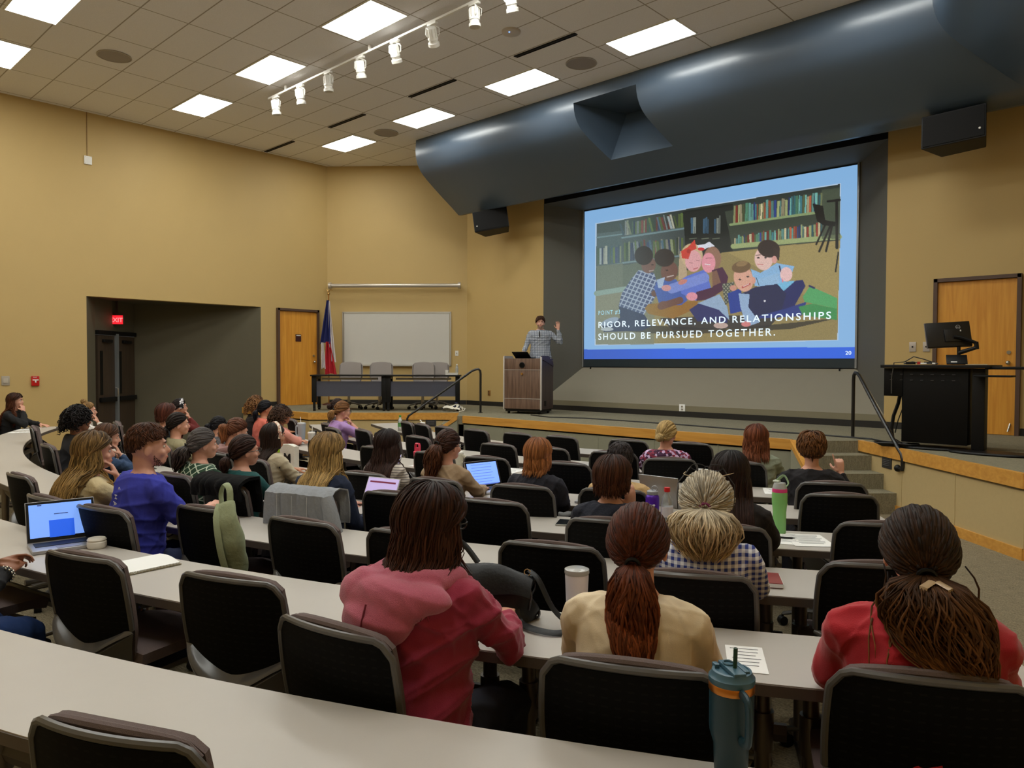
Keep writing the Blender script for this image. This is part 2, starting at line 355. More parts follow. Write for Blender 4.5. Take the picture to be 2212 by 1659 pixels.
def stairs(side,f):
    g=G(); d=Vector((.7071,-.7071)); a=Vector((-3.75,9.17)); b=Vector((-3.17,9.75))
    for i,(t0,t1,z) in enumerate(((-.02,.29,.6),(-.02,.57,.42),(-.02,.85,.24))):
        P=[a+d*t0,b+d*t0,b+d*t1,a+d*t1]; P=[f(tuple(p)) for p in P]; g.prism(P,0.,z-.0005*i)
    struct('floor_%s_steps'%side,g,M_deckc,smooth=False)
    # cheek wall with sloping maple cap
    c=G(); w=G(); n2=Vector((-.7071,-.7071))*.05
    def slope(G_,z0,z1,zb0,zb1,o0,o1,t0=0.,t1=.95):
        P=[]
        for (t,zt_,zb_) in ((t0,z0,zb0),(t1,z1,zb1)):
            for o_ in (o0,o1):
                q=a+d*t+n2*o_; q=f(tuple(q)); P+=[(q[0],q[1],zb_),(q[0],q[1],zt_)]
        G_.add(P,[(0,1,3,2),(4,6,7,5),(0,4,5,1),(2,3,7,6),(0,2,6,4),(1,5,7,3)])
    slope(c,.7,.1,0,0,0,1); slope(w,.76,.14,.69,.07,-.2,1.3)
    struct('trim_%s_cheek'%side,c,M_front,smooth=False); struct('trim_%s_cheek_cap'%side,w,M_maple,smooth=False)
stairs('right',lambda p:p); stairs('left',mir)
# baseboards
g=G(); bh=.1
g.box(((-12.6-10.27)/2,YF-.008,ZD+bh/2),(2.33,.016,bh)); g.box((-6.91,YF-.008,ZD+bh/2),(6.72,.016,bh)); g.box(((-3.55-2.9)/2,YF-.008,ZD+bh/2),(.65,.016,bh)); g.box(((-1.84+XR)/2,YF-.008,ZD+bh/2),(XR+1.84,.016,bh))
struct('baseboard_front',g,M_base,smooth=False)
g=G(); g.prism([tuple(chp(0.02,0)[:2]),tuple(chp(3.26,0)[:2]),tuple(chp(3.26,0,.016)[:2]),tuple(chp(0.02,0,.016)[:2])],ZD,ZD+bh); struct('baseboard_chamfer',g,M_base,smooth=False)
g=G(); g.box((XL+.008,(YB+4.7)/2,.06),(.016,4.7-YB,.12)); g.box((XL+.008,8.34,ZD+bh/2),(.016,.38,bh)); struct('baseboard_left',g,M_base,smooth=False)
# alcove
AL=[(XL-.0,4.7),(-15.5,4.97),(-16.5,6.04),(XL,8.15)]
g=G()
def wallseg(G_,p,q,z0,z1,t=.08):
    p=Vector((*p,0));q=Vector((*q,0));d=(q-p).normalized();n_=Vector((-d.y,d.x,0)); G_.prism([tuple(v[:2]) for v in (p,q,q+n_*t,p+n_*t)],z0,z1)
wallseg(g,(XL-.2,4.7+.13),(-15.5,4.97),0,2.95); wallseg(g,(-16.5,6.04),(XL-.2,7.85),0,2.95); wallseg(g,(-15.5,4.97),(-16.5,6.04),2.32,2.95)
g.prism([(XL-.001,4.705),(XL-.001,4.69),(XL-.2,4.69),(XL-.2,4.84)],0,2.92); g.prism([(XL-.001,8.145),(XL-.001,8.16),(XL-.2,8.16),(XL-.2,7.84)],0,2.92)
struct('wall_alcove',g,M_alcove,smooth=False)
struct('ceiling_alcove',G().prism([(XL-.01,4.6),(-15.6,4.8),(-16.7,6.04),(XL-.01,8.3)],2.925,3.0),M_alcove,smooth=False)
# alcove double door
dp,dq=Vector((-15.5,4.97,0)),Vector((-16.5,6.04,0)); dd=(dq-dp).normalized(); dn=Vector((dd.y,-dd.x,0)); L=(dq-dp).length; Rz=Matrix.Rotation(math.atan2(dd.y,dd.x),3,'Z')
def dpt(s,z,off=0.): p=dp+dd*s+dn*off; return Vector((p.x,p.y,z))
if dn.dot(Vector((1,-.3,0)))<0: dn=-dn
M_bdoor=wood('dark_brown_door',(52,40,30),(66,52,38),2,.5); 
dr=struct('door_1',G().box(dpt(L/2,2.28),(L,.1,.08),Rz),M_black,smooth=False)
for nm,s0,s1 in (('left',.04,L*.44),('right',L*.50,L-.04)):
    lf=build('door_leaf',G().box(dpt((s0+s1)/2,1.12,.0),(s1-s0,.045,2.22),Rz),M_bdoor,dr,smooth=False)
    wv=s0+.12 if nm=='left' else s0+.12
    build('vision_pane',G().box(dpt(wv,1.5,.026),(.09,.01,.85),Rz),mat('dark_glass',(6,7,9),.1),lf,smooth=False)
    build('panic_bar',G().box(dpt((s0+s1)/2,.98,.06),(s1-s0-.06,.06,.09),Rz),M_black,lf,bev=.01)
    build('door_closer',G().box(dpt((s0+s1)/2,2.12,.05),(.3,.06,.06),Rz),M_black,lf,bev=.008)
build('mullion',G().box(dpt(L*.47,1.14,.04),(.075,.06,2.26),Rz),mat('aluminium_mullion',(150,156,160),.35,.6),dr,smooth=False)
build('pull_handle',G().tube([dpt(L*.42,1.2,.05),dpt(L*.42,1.19,.1),dpt(L*.42,1.05,.1),dpt(L*.42,1.0,.05)],.012,8),M_chrome,dr)
# maple doors on the stage
def maple_door(name,f,w,h,sign,rot,kick=False,recess=.06):
    """f(s,z,off): point on the wall; s along the door"""
    fr=G()
    for s in (.02,w-.02): fr.box(f(s,ZD+h/2,.0),(.05,.1,h),rot)
    fr.box(f(w/2,ZD+h-.025,.0),(w,.1,.05),rot); d=struct(name,fr,M_frame,smooth=False)
    lf=build('door_leaf',G().box(f(w/2,ZD+(h-.05)/2,-.02),(w-.09,.045,h-.06),rot),M_maple_door,d,smooth=False)
    ks=w-.13
    build('door_knob',G().ell(f(ks,ZD+.98,.055),(.03,.03,.03)).cyl(f(ks,ZD+.98,0),f(ks,ZD+.98,.045),.012),M_chrome,lf); build('deadbolt',G().cyl(f(ks,ZD+1.12,0),f(ks,ZD+1.12,.02),.025),M_chrome,lf)
    if sign: build('name_plate',G().box(f(w*.5,ZD+1.52,.008),(.14,.012,.16),rot),mat('maroon_plate',(62,24,20),.4),lf,smooth=False); build('name_strip',G().box(f(w*.5,ZD+1.575,.016),(.11,.006,.018),rot),M_paper,lf,smooth=False)
    if kick: build('door_stop',G().cyl(f(ks+.03,ZD+.16,.01),f(ks+.01,ZD+.05,.05),.012),M_chrome,lf)
    return d
maple_door('door_2',lambda s,z,o:Vector((XL+.03+o,8.52+s,z)),1.04,2.17,True,Matrix.Rotation(pi/2,3,'Z'))
maple_door('door_3',lambda s,z,o:Vector((-2.89+s,YF-.03-o,z)),1.04,2.17,False,Matrix.Identity(3),True)
# ceiling lights, air slots, ceiling speakers
M_diff=mat('lit_diffuser',(255,255,255),.5,emit=((250,252,246),LAMP))
def troffer(x,y,label):
    t=empty('ceiling_light',(x,y,ZC),0,label,'light','recessed ceiling light panels')
    g=G(); 
    for dx,dy,sx,sy in ((0,.3,1.14,.02),(0,-.3,1.14,.02),(.56,0,.02,.6),(-.56,0,.02,.6)): g.box((dx,dy,-.006),(sx,sy,.014))
    build('frame',g,M_white,t,smooth=False); build('diffuser',G().box((0,0,-.004),(1.1,.58,.006)),M_diff,t,smooth=False); return t
names={(-13.2,6.02):'lit ceiling panel nearest the left wall, in the row just before the track',(-10.82,6.02):'lit ceiling panel just left of the end of the spotlight track',(-8.36,6.02):'large lit ceiling panel at the top centre, left of the spotlight track',
(-13.2,9.12):'lit ceiling panel deepest in the room, near the far corner of walls',(-10.8,9.12):'lit ceiling panel just before the left end of the dark soffit',(-8.28,9.06):'lit ceiling panel before the soffit pocket, second row from the soffit end',(-5.83,9.06):'large lit ceiling panel before the soffit, right of the ceiling pocket',
(-13.2,2.95):'lit ceiling panel cut by the left photo edge',(-10.95,2.95):'lit ceiling panel at the top left corner of the photo'}
t0=None
for x,y in list(names)+[(-3.4,6.02),(-5.9,6.02),(-1.0,6.02),(-8.36,2.95),(-5.9,2.95),(-3.4,2.95),(-1.,2.95),(-13.2,-.1),(-10.8,-.1),(-8.36,-.1),(-5.9,-.1),(-3.4,-.1),(-1.,-.1),(-3.16,8.9)]:  # unseen panels; the last is added off the grid to brighten the right wall
    lb=names.get((x,y),'unseen lit ceiling panel brightening the room, outside the view')
    if t0 is None: t0=troffer(x,y,lb)
    else: dup(t0,(x,y,ZC),label=lb)
sg=None
for i,(x,lb) in enumerate(((-7.08,'the one nearest the camera'),(-9.55,'third from the left wall'),(-12.0,'second from the left wall'),(-14.45,'touching the left wall'))):
    o=build('air_slot',G().box((0,0,0),(1.15,.02,.012)).box((0,.03,0),(1.15,.006,.02)).box((0,-.03,0),(1.15,.006,.02)),M_black,smooth=False); o.location=(x,8.24,ZC-.006)
    tag(o,'thin black linear air slot in the ceiling, '+lb,'vent','linear air slots in the ceiling')
M_grille=mat('grey_grille',(150,142,138),.7,var=.2,vs=300)
for x,y,lb in ((-12.05,4.17,'above the left wall, left of the lit panels'),(-7.08,9.1,'between two lit panels before the soffit'),(-12.03,9.2,'deep in the room near the soffit end')):
    t=empty('ceiling_speaker',(x,y,ZC),0,'round flush ceiling speaker grille '+lb,'speaker','round ceiling speakers')
    build('rim',G().lathe([(.235,-.001),(.24,-.012),(.225,-.014),(.22,-.004)],n=32),mat('speaker_rim',(168,160,152),.5),t); build('grille',G().lathe([(0,-.008),(.222,-.006),(.222,0)],n=32),M_grille,t)
t=empty('wireless_access_point',(-7.12,7.58,ZC),0,'white ceiling disc with a small blue light, beside the spotlight track','network device')
build('housing',G().lathe([(.0,-.045),(.1,-.042),(.125,-.03),(.13,-.01),(.13,0)],n=28),mat('ap_shell',(196,188,180),.5),t); build('status_light',G().ell((.03,-.07,-.045),(.009,.009,.005)),mat('blue_led',(90,140,255),.3,emit=((90,140,255),6)),t)
# spotlight track
tr=empty('spotlight_track',(-8.9,6.51,ZC-.1),0,'white ceiling track carrying the row of spotlights','track')
build('rail',G().box((0,0,0),(5.7,.035,.03)),M_white,tr,bev=.004); build('feed_stems',G().box((-2.3,0,.05),(.03,.03,.07)).box((0,0,.05),(.03,.03,.07)).box((2.3,0,.05),(.03,.03,.07)),M_white,tr)
def spot(x,tx,ty,label):
    t=empty('track_spotlight',(x,6.51,ZC-.12),0,label,'spotlight','white spotlights on the ceiling track')
    build('adapter',G().box((0,0,-.012),(.17,.05,.03)),M_white,t,bev=.006)
    M=Matrix.Rotation(ty,4,'Z')@Matrix.Rotation(tx,4,'X')
    y=G(); 
    for s in (-1,1): y.tube([(s*.03,0,-.03),(s*.085,0,-.06),(s*.09,0,-.15),(s*.075,0,-.17)],[(.012,.006)]*4,6)
    y.xf(Matrix.Rotation(ty,4,'Z')); build('yoke',y,M_white,t)
    h=G().lathe([(0,.1),(.055,.1),(.062,.09),(.062,-.02),(.068,-.03),(.068,-.05),(.06,-.055),(.06,-.085),(.075,-.095),(.075,-.135),(.066,-.135),(.06,-.08),(0,-.078)],n=20)
    for k in range(10):
        a=2*pi*k/10; h.box((.064*cos(a),.064*sin(a),.035),(.012,.005,.11),Matrix.Rotation(a,3,'Z'))
    h.xf(Matrix.Translation((0,0,-.16))@M); build('lamp_housing',h,M_white,t)
    c=G().tube([Vector((.02,0,-.03)),Vector((.1,.03,-.09)),Vector((.09,.03,-.17)),Vector((.05,.02,-.14))],.004,6); build('cord',c,M_white,t); return t
sps=[(-11.52,.15,0.1,'at the far left end of the track'),(-10.76,.25,.3,'second from the far left end of the track'),(-9.96,.1,.2,'third from the far left, aimed straight down'),(-9.13,.35,.5,'tilted right with a looping cord, fourth from the far left'),(-8.32,.55,.4,'tilted, beside the large lit panel, fifth from the far left'),(-7.53,.75,.6,'strongly tilted near the ceiling disc, third from the near end'),(-6.74,.05,-.6,'hanging upright, last one seen whole at the near end'),(-6.12,.4,.3,'cut by the top edge of the photo')]
for x,a,b,l in sps: spot(x,a,b,'white track spotlight '+l)
# whiteboard and fittings on the chamfer wall
ca=math.atan2(CHD.y,CHD.x)
def chroot(name,s,z,off,label,cat): p=chp(s,z,off); return empty(name,p,ca,label,cat)   # local x along the wall, -y into the room
t=chroot('whiteboard',1.635,1.65,.0,'large framed whiteboard on the far wall behind the head table','whiteboard')
build('writing_surface',G().box((0,-.015,.62),(2.47,.02,1.2)),mat('whiteboard_face',(206,204,198),.25,var=.01),t,smooth=False)
g=G(); g.box((0,-.02,1.235),(2.55,.03,.035)); g.box((0,-.02,.005),(2.55,.03,.03)); g.box((-1.26,-.02,.62),(.03,.03,1.25)); g.box((1.26,-.02,.62),(.03,.03,1.25)); build('frame',g,mat('aluminium',(190,188,182),.35,.7),t,smooth=False)
build('marker_tray',G().box((0,-.06,-.005),(2.3,.08,.015)),mat('aluminium',(0,0,0)),t,smooth=False)
t=chroot('projection_screen_case',1.62,3.49,.19,'long silver roller screen tube mounted above the whiteboard','projection screen')
build('tube_case',G().cyl((-1.52,0,0),(1.5,0,0),.045,n=20),mat('silver_case',(196,188,176),.3,.5),t)
for s in (-1.5,1.5): build('wall_bracket',G().cyl((s-.03,0,0),(s+.03,0,0),.075,n=18).box((s,.08,0),(.03,.16,.05)),mat('silver_case',(0,0,0)),t)
t=chroot('light_switch',3.04,1.94,.0,'small white switch plate right of the whiteboard','switch'); build('plate',G().box((0,-.006,0),(.075,.012,.12)),M_white,t,bev=.002); build('toggle',G().box((0,-.016,0),(.02,.014,.035)),mat('switch_grey',(150,140,130),.5),t)
t=empty('wall_outlet',(-11.87,YF,1.04),0,'tan wall outlet low on the wall between the handrail and lectern','outlet'); build('plate',G().box((0,-.006,0),(.08,.012,.12)),mat('tan_plate',(150,104,50),.5),t,bev=.002); build('sockets',G().box((0,-.014,.025),(.03,.006,.03)).box((0,-.014,-.025),(.03,.006,.03)),mat('socket_brown',(70,48,30),.5),t)
t=empty('floor_box_cover',(-6.95,YF-.001,.91),0,'small white outlet plate on the ledge below the screen','outlet'); build('plate',G().box((0,-.006,0),(.12,.012,.13)),mat('bright_plate',(240,240,238),.5),t,bev=.002); build('sockets',G().box((0,-.014,.025),(.03,.006,.03)).box((0,-.014,-.025),(.03,.006,.03)),M_chrome,t)
for x,l in ((-3.17,'left'),(-2.99,'right')):
    t=empty('wall_jack',(x,YF,1.96),0,'steel wall jack plate, %s one of the two beside the right door'%l,'wall plate','steel wall jack plates'); build('plate',G().box((0,-.006,0),(.09,.012,.14)),mat('steel_plate',(190,180,170),.4,.3),t,bev=.002); build('jack',G().cyl((0,-.01,0),(0,-.02,0),.012),M_black,t)
# fittings on the left wall
t=empty('motion_sensor',(XL,4.75,5.4),0,'small white box hanging below the ceiling on the left wall','sensor'); build('housing',G().box((.015,0,0),(.03,.13,.15)),M_white,t,bev=.006); build('conduit',G().box((.006,-.01,.48),(.012,.012,.82)),mat('tan_conduit',(150,118,66),.5),t); build('screws',G().cyl((.03,-.05,.06),(.034,-.05,.06),.006).cyl((.03,.05,.06),(.034,.05,.06),.006).cyl((.03,-.05,-.06),(.034,-.05,-.06),.006).cyl((.03,.05,-.06),(.034,.05,-.06),.006),M_chrome,t)
t=empty('wall_switch_plate',(XL,3.42,1.38),0,'pale grey wall plate at the far left above the black-sweatered woman','switch'); build('plate',G().box((.006,0,0),(.012,.12,.16)),mat('grey_plate',(170,160,145),.5),t,bev=.003); build('rocker',G().box((.015,0,0),(.01,.07,.08)),mat('grey_plate2',(186,176,160),.5),t,bev=.002)
t=empty('fire_alarm_pull',(XL,3.86,1.37),0,'red fire alarm pull box on the tan left wall','fire alarm'); build('box',G().box((.02,0,0),(.04,.12,.17)),mat('alarm_red',(190,24,20),.35),t,bev=.006); build('pull_bar',G().box((.045,0,.02),(.012,.09,.02)).box((.046,0,-.005),(.012,.02,.04)),M_white,t); text('lettering','FIRE',.03,M_white,t,(.0415,-.035,.055),(pi/2,0,pi/2))
# exit sign in the alcove
t=empty('exit_sign',(-15.9,5.5,2.55),R_(48),'glowing red exit sign hung in the dark doorway alcove','exit sign')
build('housing',G().box((0,0,.02),(.3,.05,.24)).box((0,0,.25),(.04,.04,.24)),mat('exit_case',(60,40,30),.5),t,bev=.005); build('face',G().box((0,-.028,0.0),(.24,.008,.17)),mat('exit_red',(255,40,50),.4,emit=((255,28,40),1.6)),t,smooth=False); text('lettering','EXIT',.12,mat('exit_letters',(255,150,150),.4,emit=((255,110,110),2.)),t,(0,-.034,-.045),(pi/2,0,0),align='CENTER',bold=.002)
# loudspeakers hung by the soffit
def hung_speaker(loc,rz,label,s):
    t=empty('loudspeaker',loc,rz,label,'speaker','black loudspeakers hung by the soffit')
    g=G(); g.v=[(x,y,z) for z in(-.22,.22) for x,y in ((-.37,-.18),(.37,-.18),(.30,.18),(-.22,.22))]; g.f=[(3,2,1,0),(4,5,6,7)]+[(i,(i+1)%4,4+(i+1)%4,4+i) for i in range(4)]
    build('cabinet',g,M_black,t,bev=.015,smooth=False); build('grille',G().box((0,-.185,0),(.7,.012,.4)),mat('black_mesh',(10,10,11),.9,var=.5,vs=400),t,bev=.01)
    build('bracket',G().box((0,.05,.27),(.12,.1,.1)).tube([(0,.05,.3),(0,.3,.34),(0,.45,.34)],.02,8),mat('bracket_grey',(120,118,110),.5),t); build('badge',G().ell((s*.3,-.195,-.1),(.014,.006,.014)),M_white,t); t.rotation_euler=(R_(-8),R_(-9 if s<0 else -2),rz); return t
hung_speaker((-11.1,11.25,4.68),R_(35),'black hung loudspeaker under the left end of the soffit',-1)
hung_speaker((-2.46,11.05,4.72),R_(0),'black hung loudspeaker at the upper right, beside the screen recess',1)
# ------------------------------------------------------------ seating: curved tables and chairs
CX,CY=-6.85,13.0
def pol(R,th,z=0.): return Vector((CX+R*sin(R_(th)),CY-R*cos(R_(th)),z))
def lam_mat():
    m=mat('table_laminate',(181,175,167),.38,var=.02,vs=14,bump=.02,bs=300); return m
M_lam=lam_mat(); M_edge=mat('table_edge_vinyl',(88,78,70),.5,var=.04); M_leg=mat('table_leg_steel',(120,112,104),.35,.8)
ROWS=dict(A=(12.87,12,36),B=(11.92,-6,32.3),C=(11.02,-31,32.2),D=(10.18,-30.5,32.4),E=(9.36,-29,33.8),F=(8.55,-28,34),G=(7.66,-27,34),H=(6.63,-26,32))
SL=dict(F=.014,G=.014,H=.012)
def rowR(r,th): return ROWS[r][0]+SL.get(r,0)*(max(th,-20)-25)
TLAB=dict(A='nearest curved grey table, bare, along the bottom of the photo',B='curved grey table holding the black shoulder bag, second from the camera',C='long curved grey table bending round at the far left, third from the camera',D='curved grey table with the purple bottle and loose papers, fourth from the camera',
 E='curved grey table under the two open laptops of the navy-blazer woman',F='curved grey table with the pink bottle on it, third from the stage',G='curved grey table in front of the floral-blouse woman, second from the stage',H='curved grey table nearest the stage, with sheets of paper')
LEGS=dict(A=(18,24,30),B=(2,9,15,20,24.4,28.9),C=(-28,-18,-8,2,9,18.6,24,29.3),D=(-27,-16,-6,4,14,20,25,29.8),E=(-25,-14,-3,8,18,26,32),F=(-24,-12,0,10,20,30),G=(-22,-10,2,12,22,32),H=(-22,-8,4,14,24,31))
for r,(R0,a0,a1) in ROWS.items():
    t=empty('curved_table',pol(R0,(a0+a1)/2),0,TLAB[r],'table','curved seminar tables'); off=pol(R0,(a0+a1)/2)
    n=int((a1-a0)/1.2); dep=.45
    g=G(); e=G(); PT=[]
    for i in range(n+1):
        th=a0+(a1-a0)*i/n; R1=rowR(r,th); PT.append((pol(R1,th)-off,pol(R1+dep,th)-off,pol(R1-.004,th)-off,pol(R1+dep+.004,th)-off))
    for i in range(n+1):
        a,b,c,d=PT[i]; g.v+=[(a.x,a.y,.735),(b.x,b.y,.735),(a.x,a.y,.74),(b.x,b.y,.74)]; e.v+=[(c.x,c.y,.702),(d.x,d.y,.702),(c.x,c.y,.7365),(d.x,d.y,.7365)]
    for q in (g,e):
        for i in range(n): k=4*i; q.f+=[(k+2,k+3,k+7,k+6),(k,k+4,k+5,k+1),(k,k+2,k+6,k+4),(k+1,k+5,k+7,k+3)]
        q.f+=[(0,1,3,2),(4*n,4*n+2,4*n+3,4*n+1)]
    build('tabletop',g,M_lam,t,smooth=False); build('edge_band',e,M_edge,t,smooth=False)
    for th in LEGS[r]:
        q=G(); R1=rowR(r,th)
        for dt in (-.075,.075):
            c=pol(R1+.2,th)-off+Vector((cos(R_(th)),sin(R_(th)),0))*dt; q.cyl(c+Vector((0,0,.03)),c+Vector((0,0,.7)),.026,n=12)
            rad=Vector((-sin(R_(th)),cos(R_(th)),0)); q.tube([c-rad*.2+Vector((0,0,.02)),c+rad*.2+Vector((0,0,.02))],.022,8)
            q.cyl(c+Vector((0,0,.42)),c+Vector((0,0,.55)),.036,n=12); q.cyl(c+Vector((0,0,.66)),c+Vector((0,0,.70)),.06,n=12)
        build('leg_pair',q,M_leg,t)
    bm_=[pol(rowR(r,a)+.2,a,.48)-off for a in np.linspace(LEGS[r][0],LEGS[r][-1],max(4,n//2))]
    build('stretcher_beam',G().tube(bm_,(.018),6,flat=1.8),mat('beam_paint',(70,62,56),.5),t)
# chair
M_shell=mat('chair_shell_plastic',(84,82,80),.3,var=.05,vs=20,spec=.5)
def slot_mat():
    m,t,p=nt('chair_back_mesh'); v=coords(t); sp=N(t,'ShaderNodeSeparateXYZ'); t.links.new(v,sp.inputs[0])
    def ln(ax,per,w,ph=0):
        b=N(t,'ShaderNodeMath',operation='MULTIPLY_ADD'); t.links.new(sp.outputs[ax],b.inputs[0]); b.inputs[1].default_value=1/per; b.inputs[2].default_value=ph+40
        c=N(t,'ShaderNodeMath',operation='FRACT'); t.links.new(b.outputs[0],c.inputs[0]); d=N(t,'ShaderNodeMath',operation='LESS_THAN'); t.links.new(c.outputs[0],d.inputs[0]); d.inputs[1].default_value=w; return d.outputs[0]
    mu=N(t,'ShaderNodeMath',operation='MULTIPLY'); t.links.new(ln(0,.034,.5),mu.inputs[0]); t.links.new(ln(2,.024,.22),mu.inputs[1])
    o=mixc(t,mu.outputs[0],lin((9,9,10)),lin((20,20,20))); t.links.new(o,p.inputs['Base Color']); p.inputs['Roughness'].default_value=.7; p.inputs['Specular IOR Level'].default_value=.12
    b=N(t,'ShaderNodeBump'); b.inputs['Strength'].default_value=.4; b.inputs['Distance'].default_value=.003; t.links.new(mu.outputs[0],b.inputs['Height']); t.links.new(b.outputs[0],p.inputs['Normal'])
    return m
M_slot=slot_mat(); M_pad=mat('mauve_grey_upholstery',(104,90,88),.95,var=.12,vs=160,bump=.3,bs=500)
def chair_parts(root,shell,slot,pad,base):
    yb=lambda t,s:.085*t**1.2+.045*s*s
    hw=lambda t:.226+.012*sin(pi*min(1,t*1.3))-.05*max(0,t-.6)
    cor=lambda s:.045*max(0,(abs(s)-.8)/.2)**2.2+.008*s*s
    zin=lambda s:.560+.085*abs(s)**1.7; zout=lambda s:.500+.135*abs(s)**1.4
    H0=.925; T=lambda z:(H0-z)/(H0-.42)
    def pan(u,v):
        s=2*u-1; s*=.955; z0=H0-.012-cor(s); z=z0+(zin(s)-z0)*v; t=T(z); return (s*hw(t),yb(t,s)+.006,z)
    build('back_panel',G().grid(pan,20,10,.008),slot,root)
    def rim(s,z,o=0.): t=T(z); return Vector((s*hw(t),yb(t,s)+o,z))
    g=G(); path=[]
    for i in range(9): path.append(rim(-1,zin(1)+(H0-.06-zin(1))*i/8))
    for i in range(21):
        s=-1+2*i/20; path.append(rim(s*.995,H0-cor(s)))
    for i in range(9): path.append(rim(1,H0-.06-(H0-.06-zin(1))*i/8))
    g.tube(path,.0105,8)
    # ledge crescent and the lower shell
    def ledge(u,v):
        s=2*u-1; z=zin(s)+(zout(s)-zin(s))*v; t=T(z); return (s*hw(t)*1.0,yb(t,s)-.055*(1-abs(s)**4)*sin(v*pi/2)**1.3+.002,z)
    def low(u,v):
        s=2*u-1; z0=zout(s); z=z0+(.40-z0)*v; t=T(z); w=hw(T(z0))*(1-v)+.15*v; return (s*w,yb(t,s)*(1-.1*v)-.055*(1-abs(s)**4)*(1-v)+.05*v*v+.002,z)
    g.grid(ledge,20,4,.012); g.grid(low,20,6,.012); g.grid(lambda u,v:((2*u-1)*.15,.13+.1*v,.40-.012*v),6,3,.02)
    build('back_shell',g,shell,root)
    def padf(u,v):
        s=(2*u-1); z=.938-.022*s*s-.5*cor(s)-.455*v; t=T(z); return (s*(hw(max(t,0))-.018),yb(max(t,0),s)+.018+.022*sin(pi*min(1,v*1.2+.12))**.5*(1-s**6*.6),z)
    build('back_cushion',G().grid(padf,16,12,-.018).tube([padf(i/16,0)-Vector((0,-.012,0.002)) if False else Vector(padf(i/16,0))+Vector((0,-.008,-.003)) for i in range(17)],[(.011*(1-(abs(i-8)/8)**4*.6),.012*(1-(abs(i-8)/8)**4*.6)) for i in range(17)],8),pad,root)
    sc=G(); prof=[]
    def seat(u,v):
        s=2*u-1; w=.235*(1-.12*v**4); return (s*w*(1-.0),.13+.45*v,.487-.012*s**6-.02*max(0,v-.8)*5*v+.012*abs(s)**2)
    build('seat_cushion',G().grid(seat,12,12,-.045),pad,root,bev=.0)
    build('seat_pan',G().grid(lambda u,v:((2*u-1)*.21,.15+.38*v,.438-.02*(1-(2*u-1)**2)),8,8,.02),shell,root)
    build('gas_column',G().cyl((0,.33,.1),(0,.33,.28),.028).cyl((0,.33,.26),(0,.33,.42),.018),M_chrome,root)
    b=G()
    for k in range(5):
        a=2*pi*k/5+.3; b.tube([(0,.33,.13),(.15*cos(a),.33+.15*sin(a),.115),(.29*cos(a),.33+.29*sin(a),.075)],[(.026,.02),(.022,.015),(.016,.012)],8)
    b.cyl((0,.33,.08),(0,.33,.15),.04); bs=build('base',b,base,root)
    for k in range(5):
        a=2*pi*k/5+.3; c=(.29*cos(a),.33+.29*sin(a),.03); ax=Vector((-sin(a+.7),cos(a+.7),0))
        build('caster',G().cyl(Vector(c)-ax*.022,Vector(c)+ax*.022,.03,n=14).cyl((c[0],c[1],.03),(c[0],c[1],.075),.008),M_black,bs)
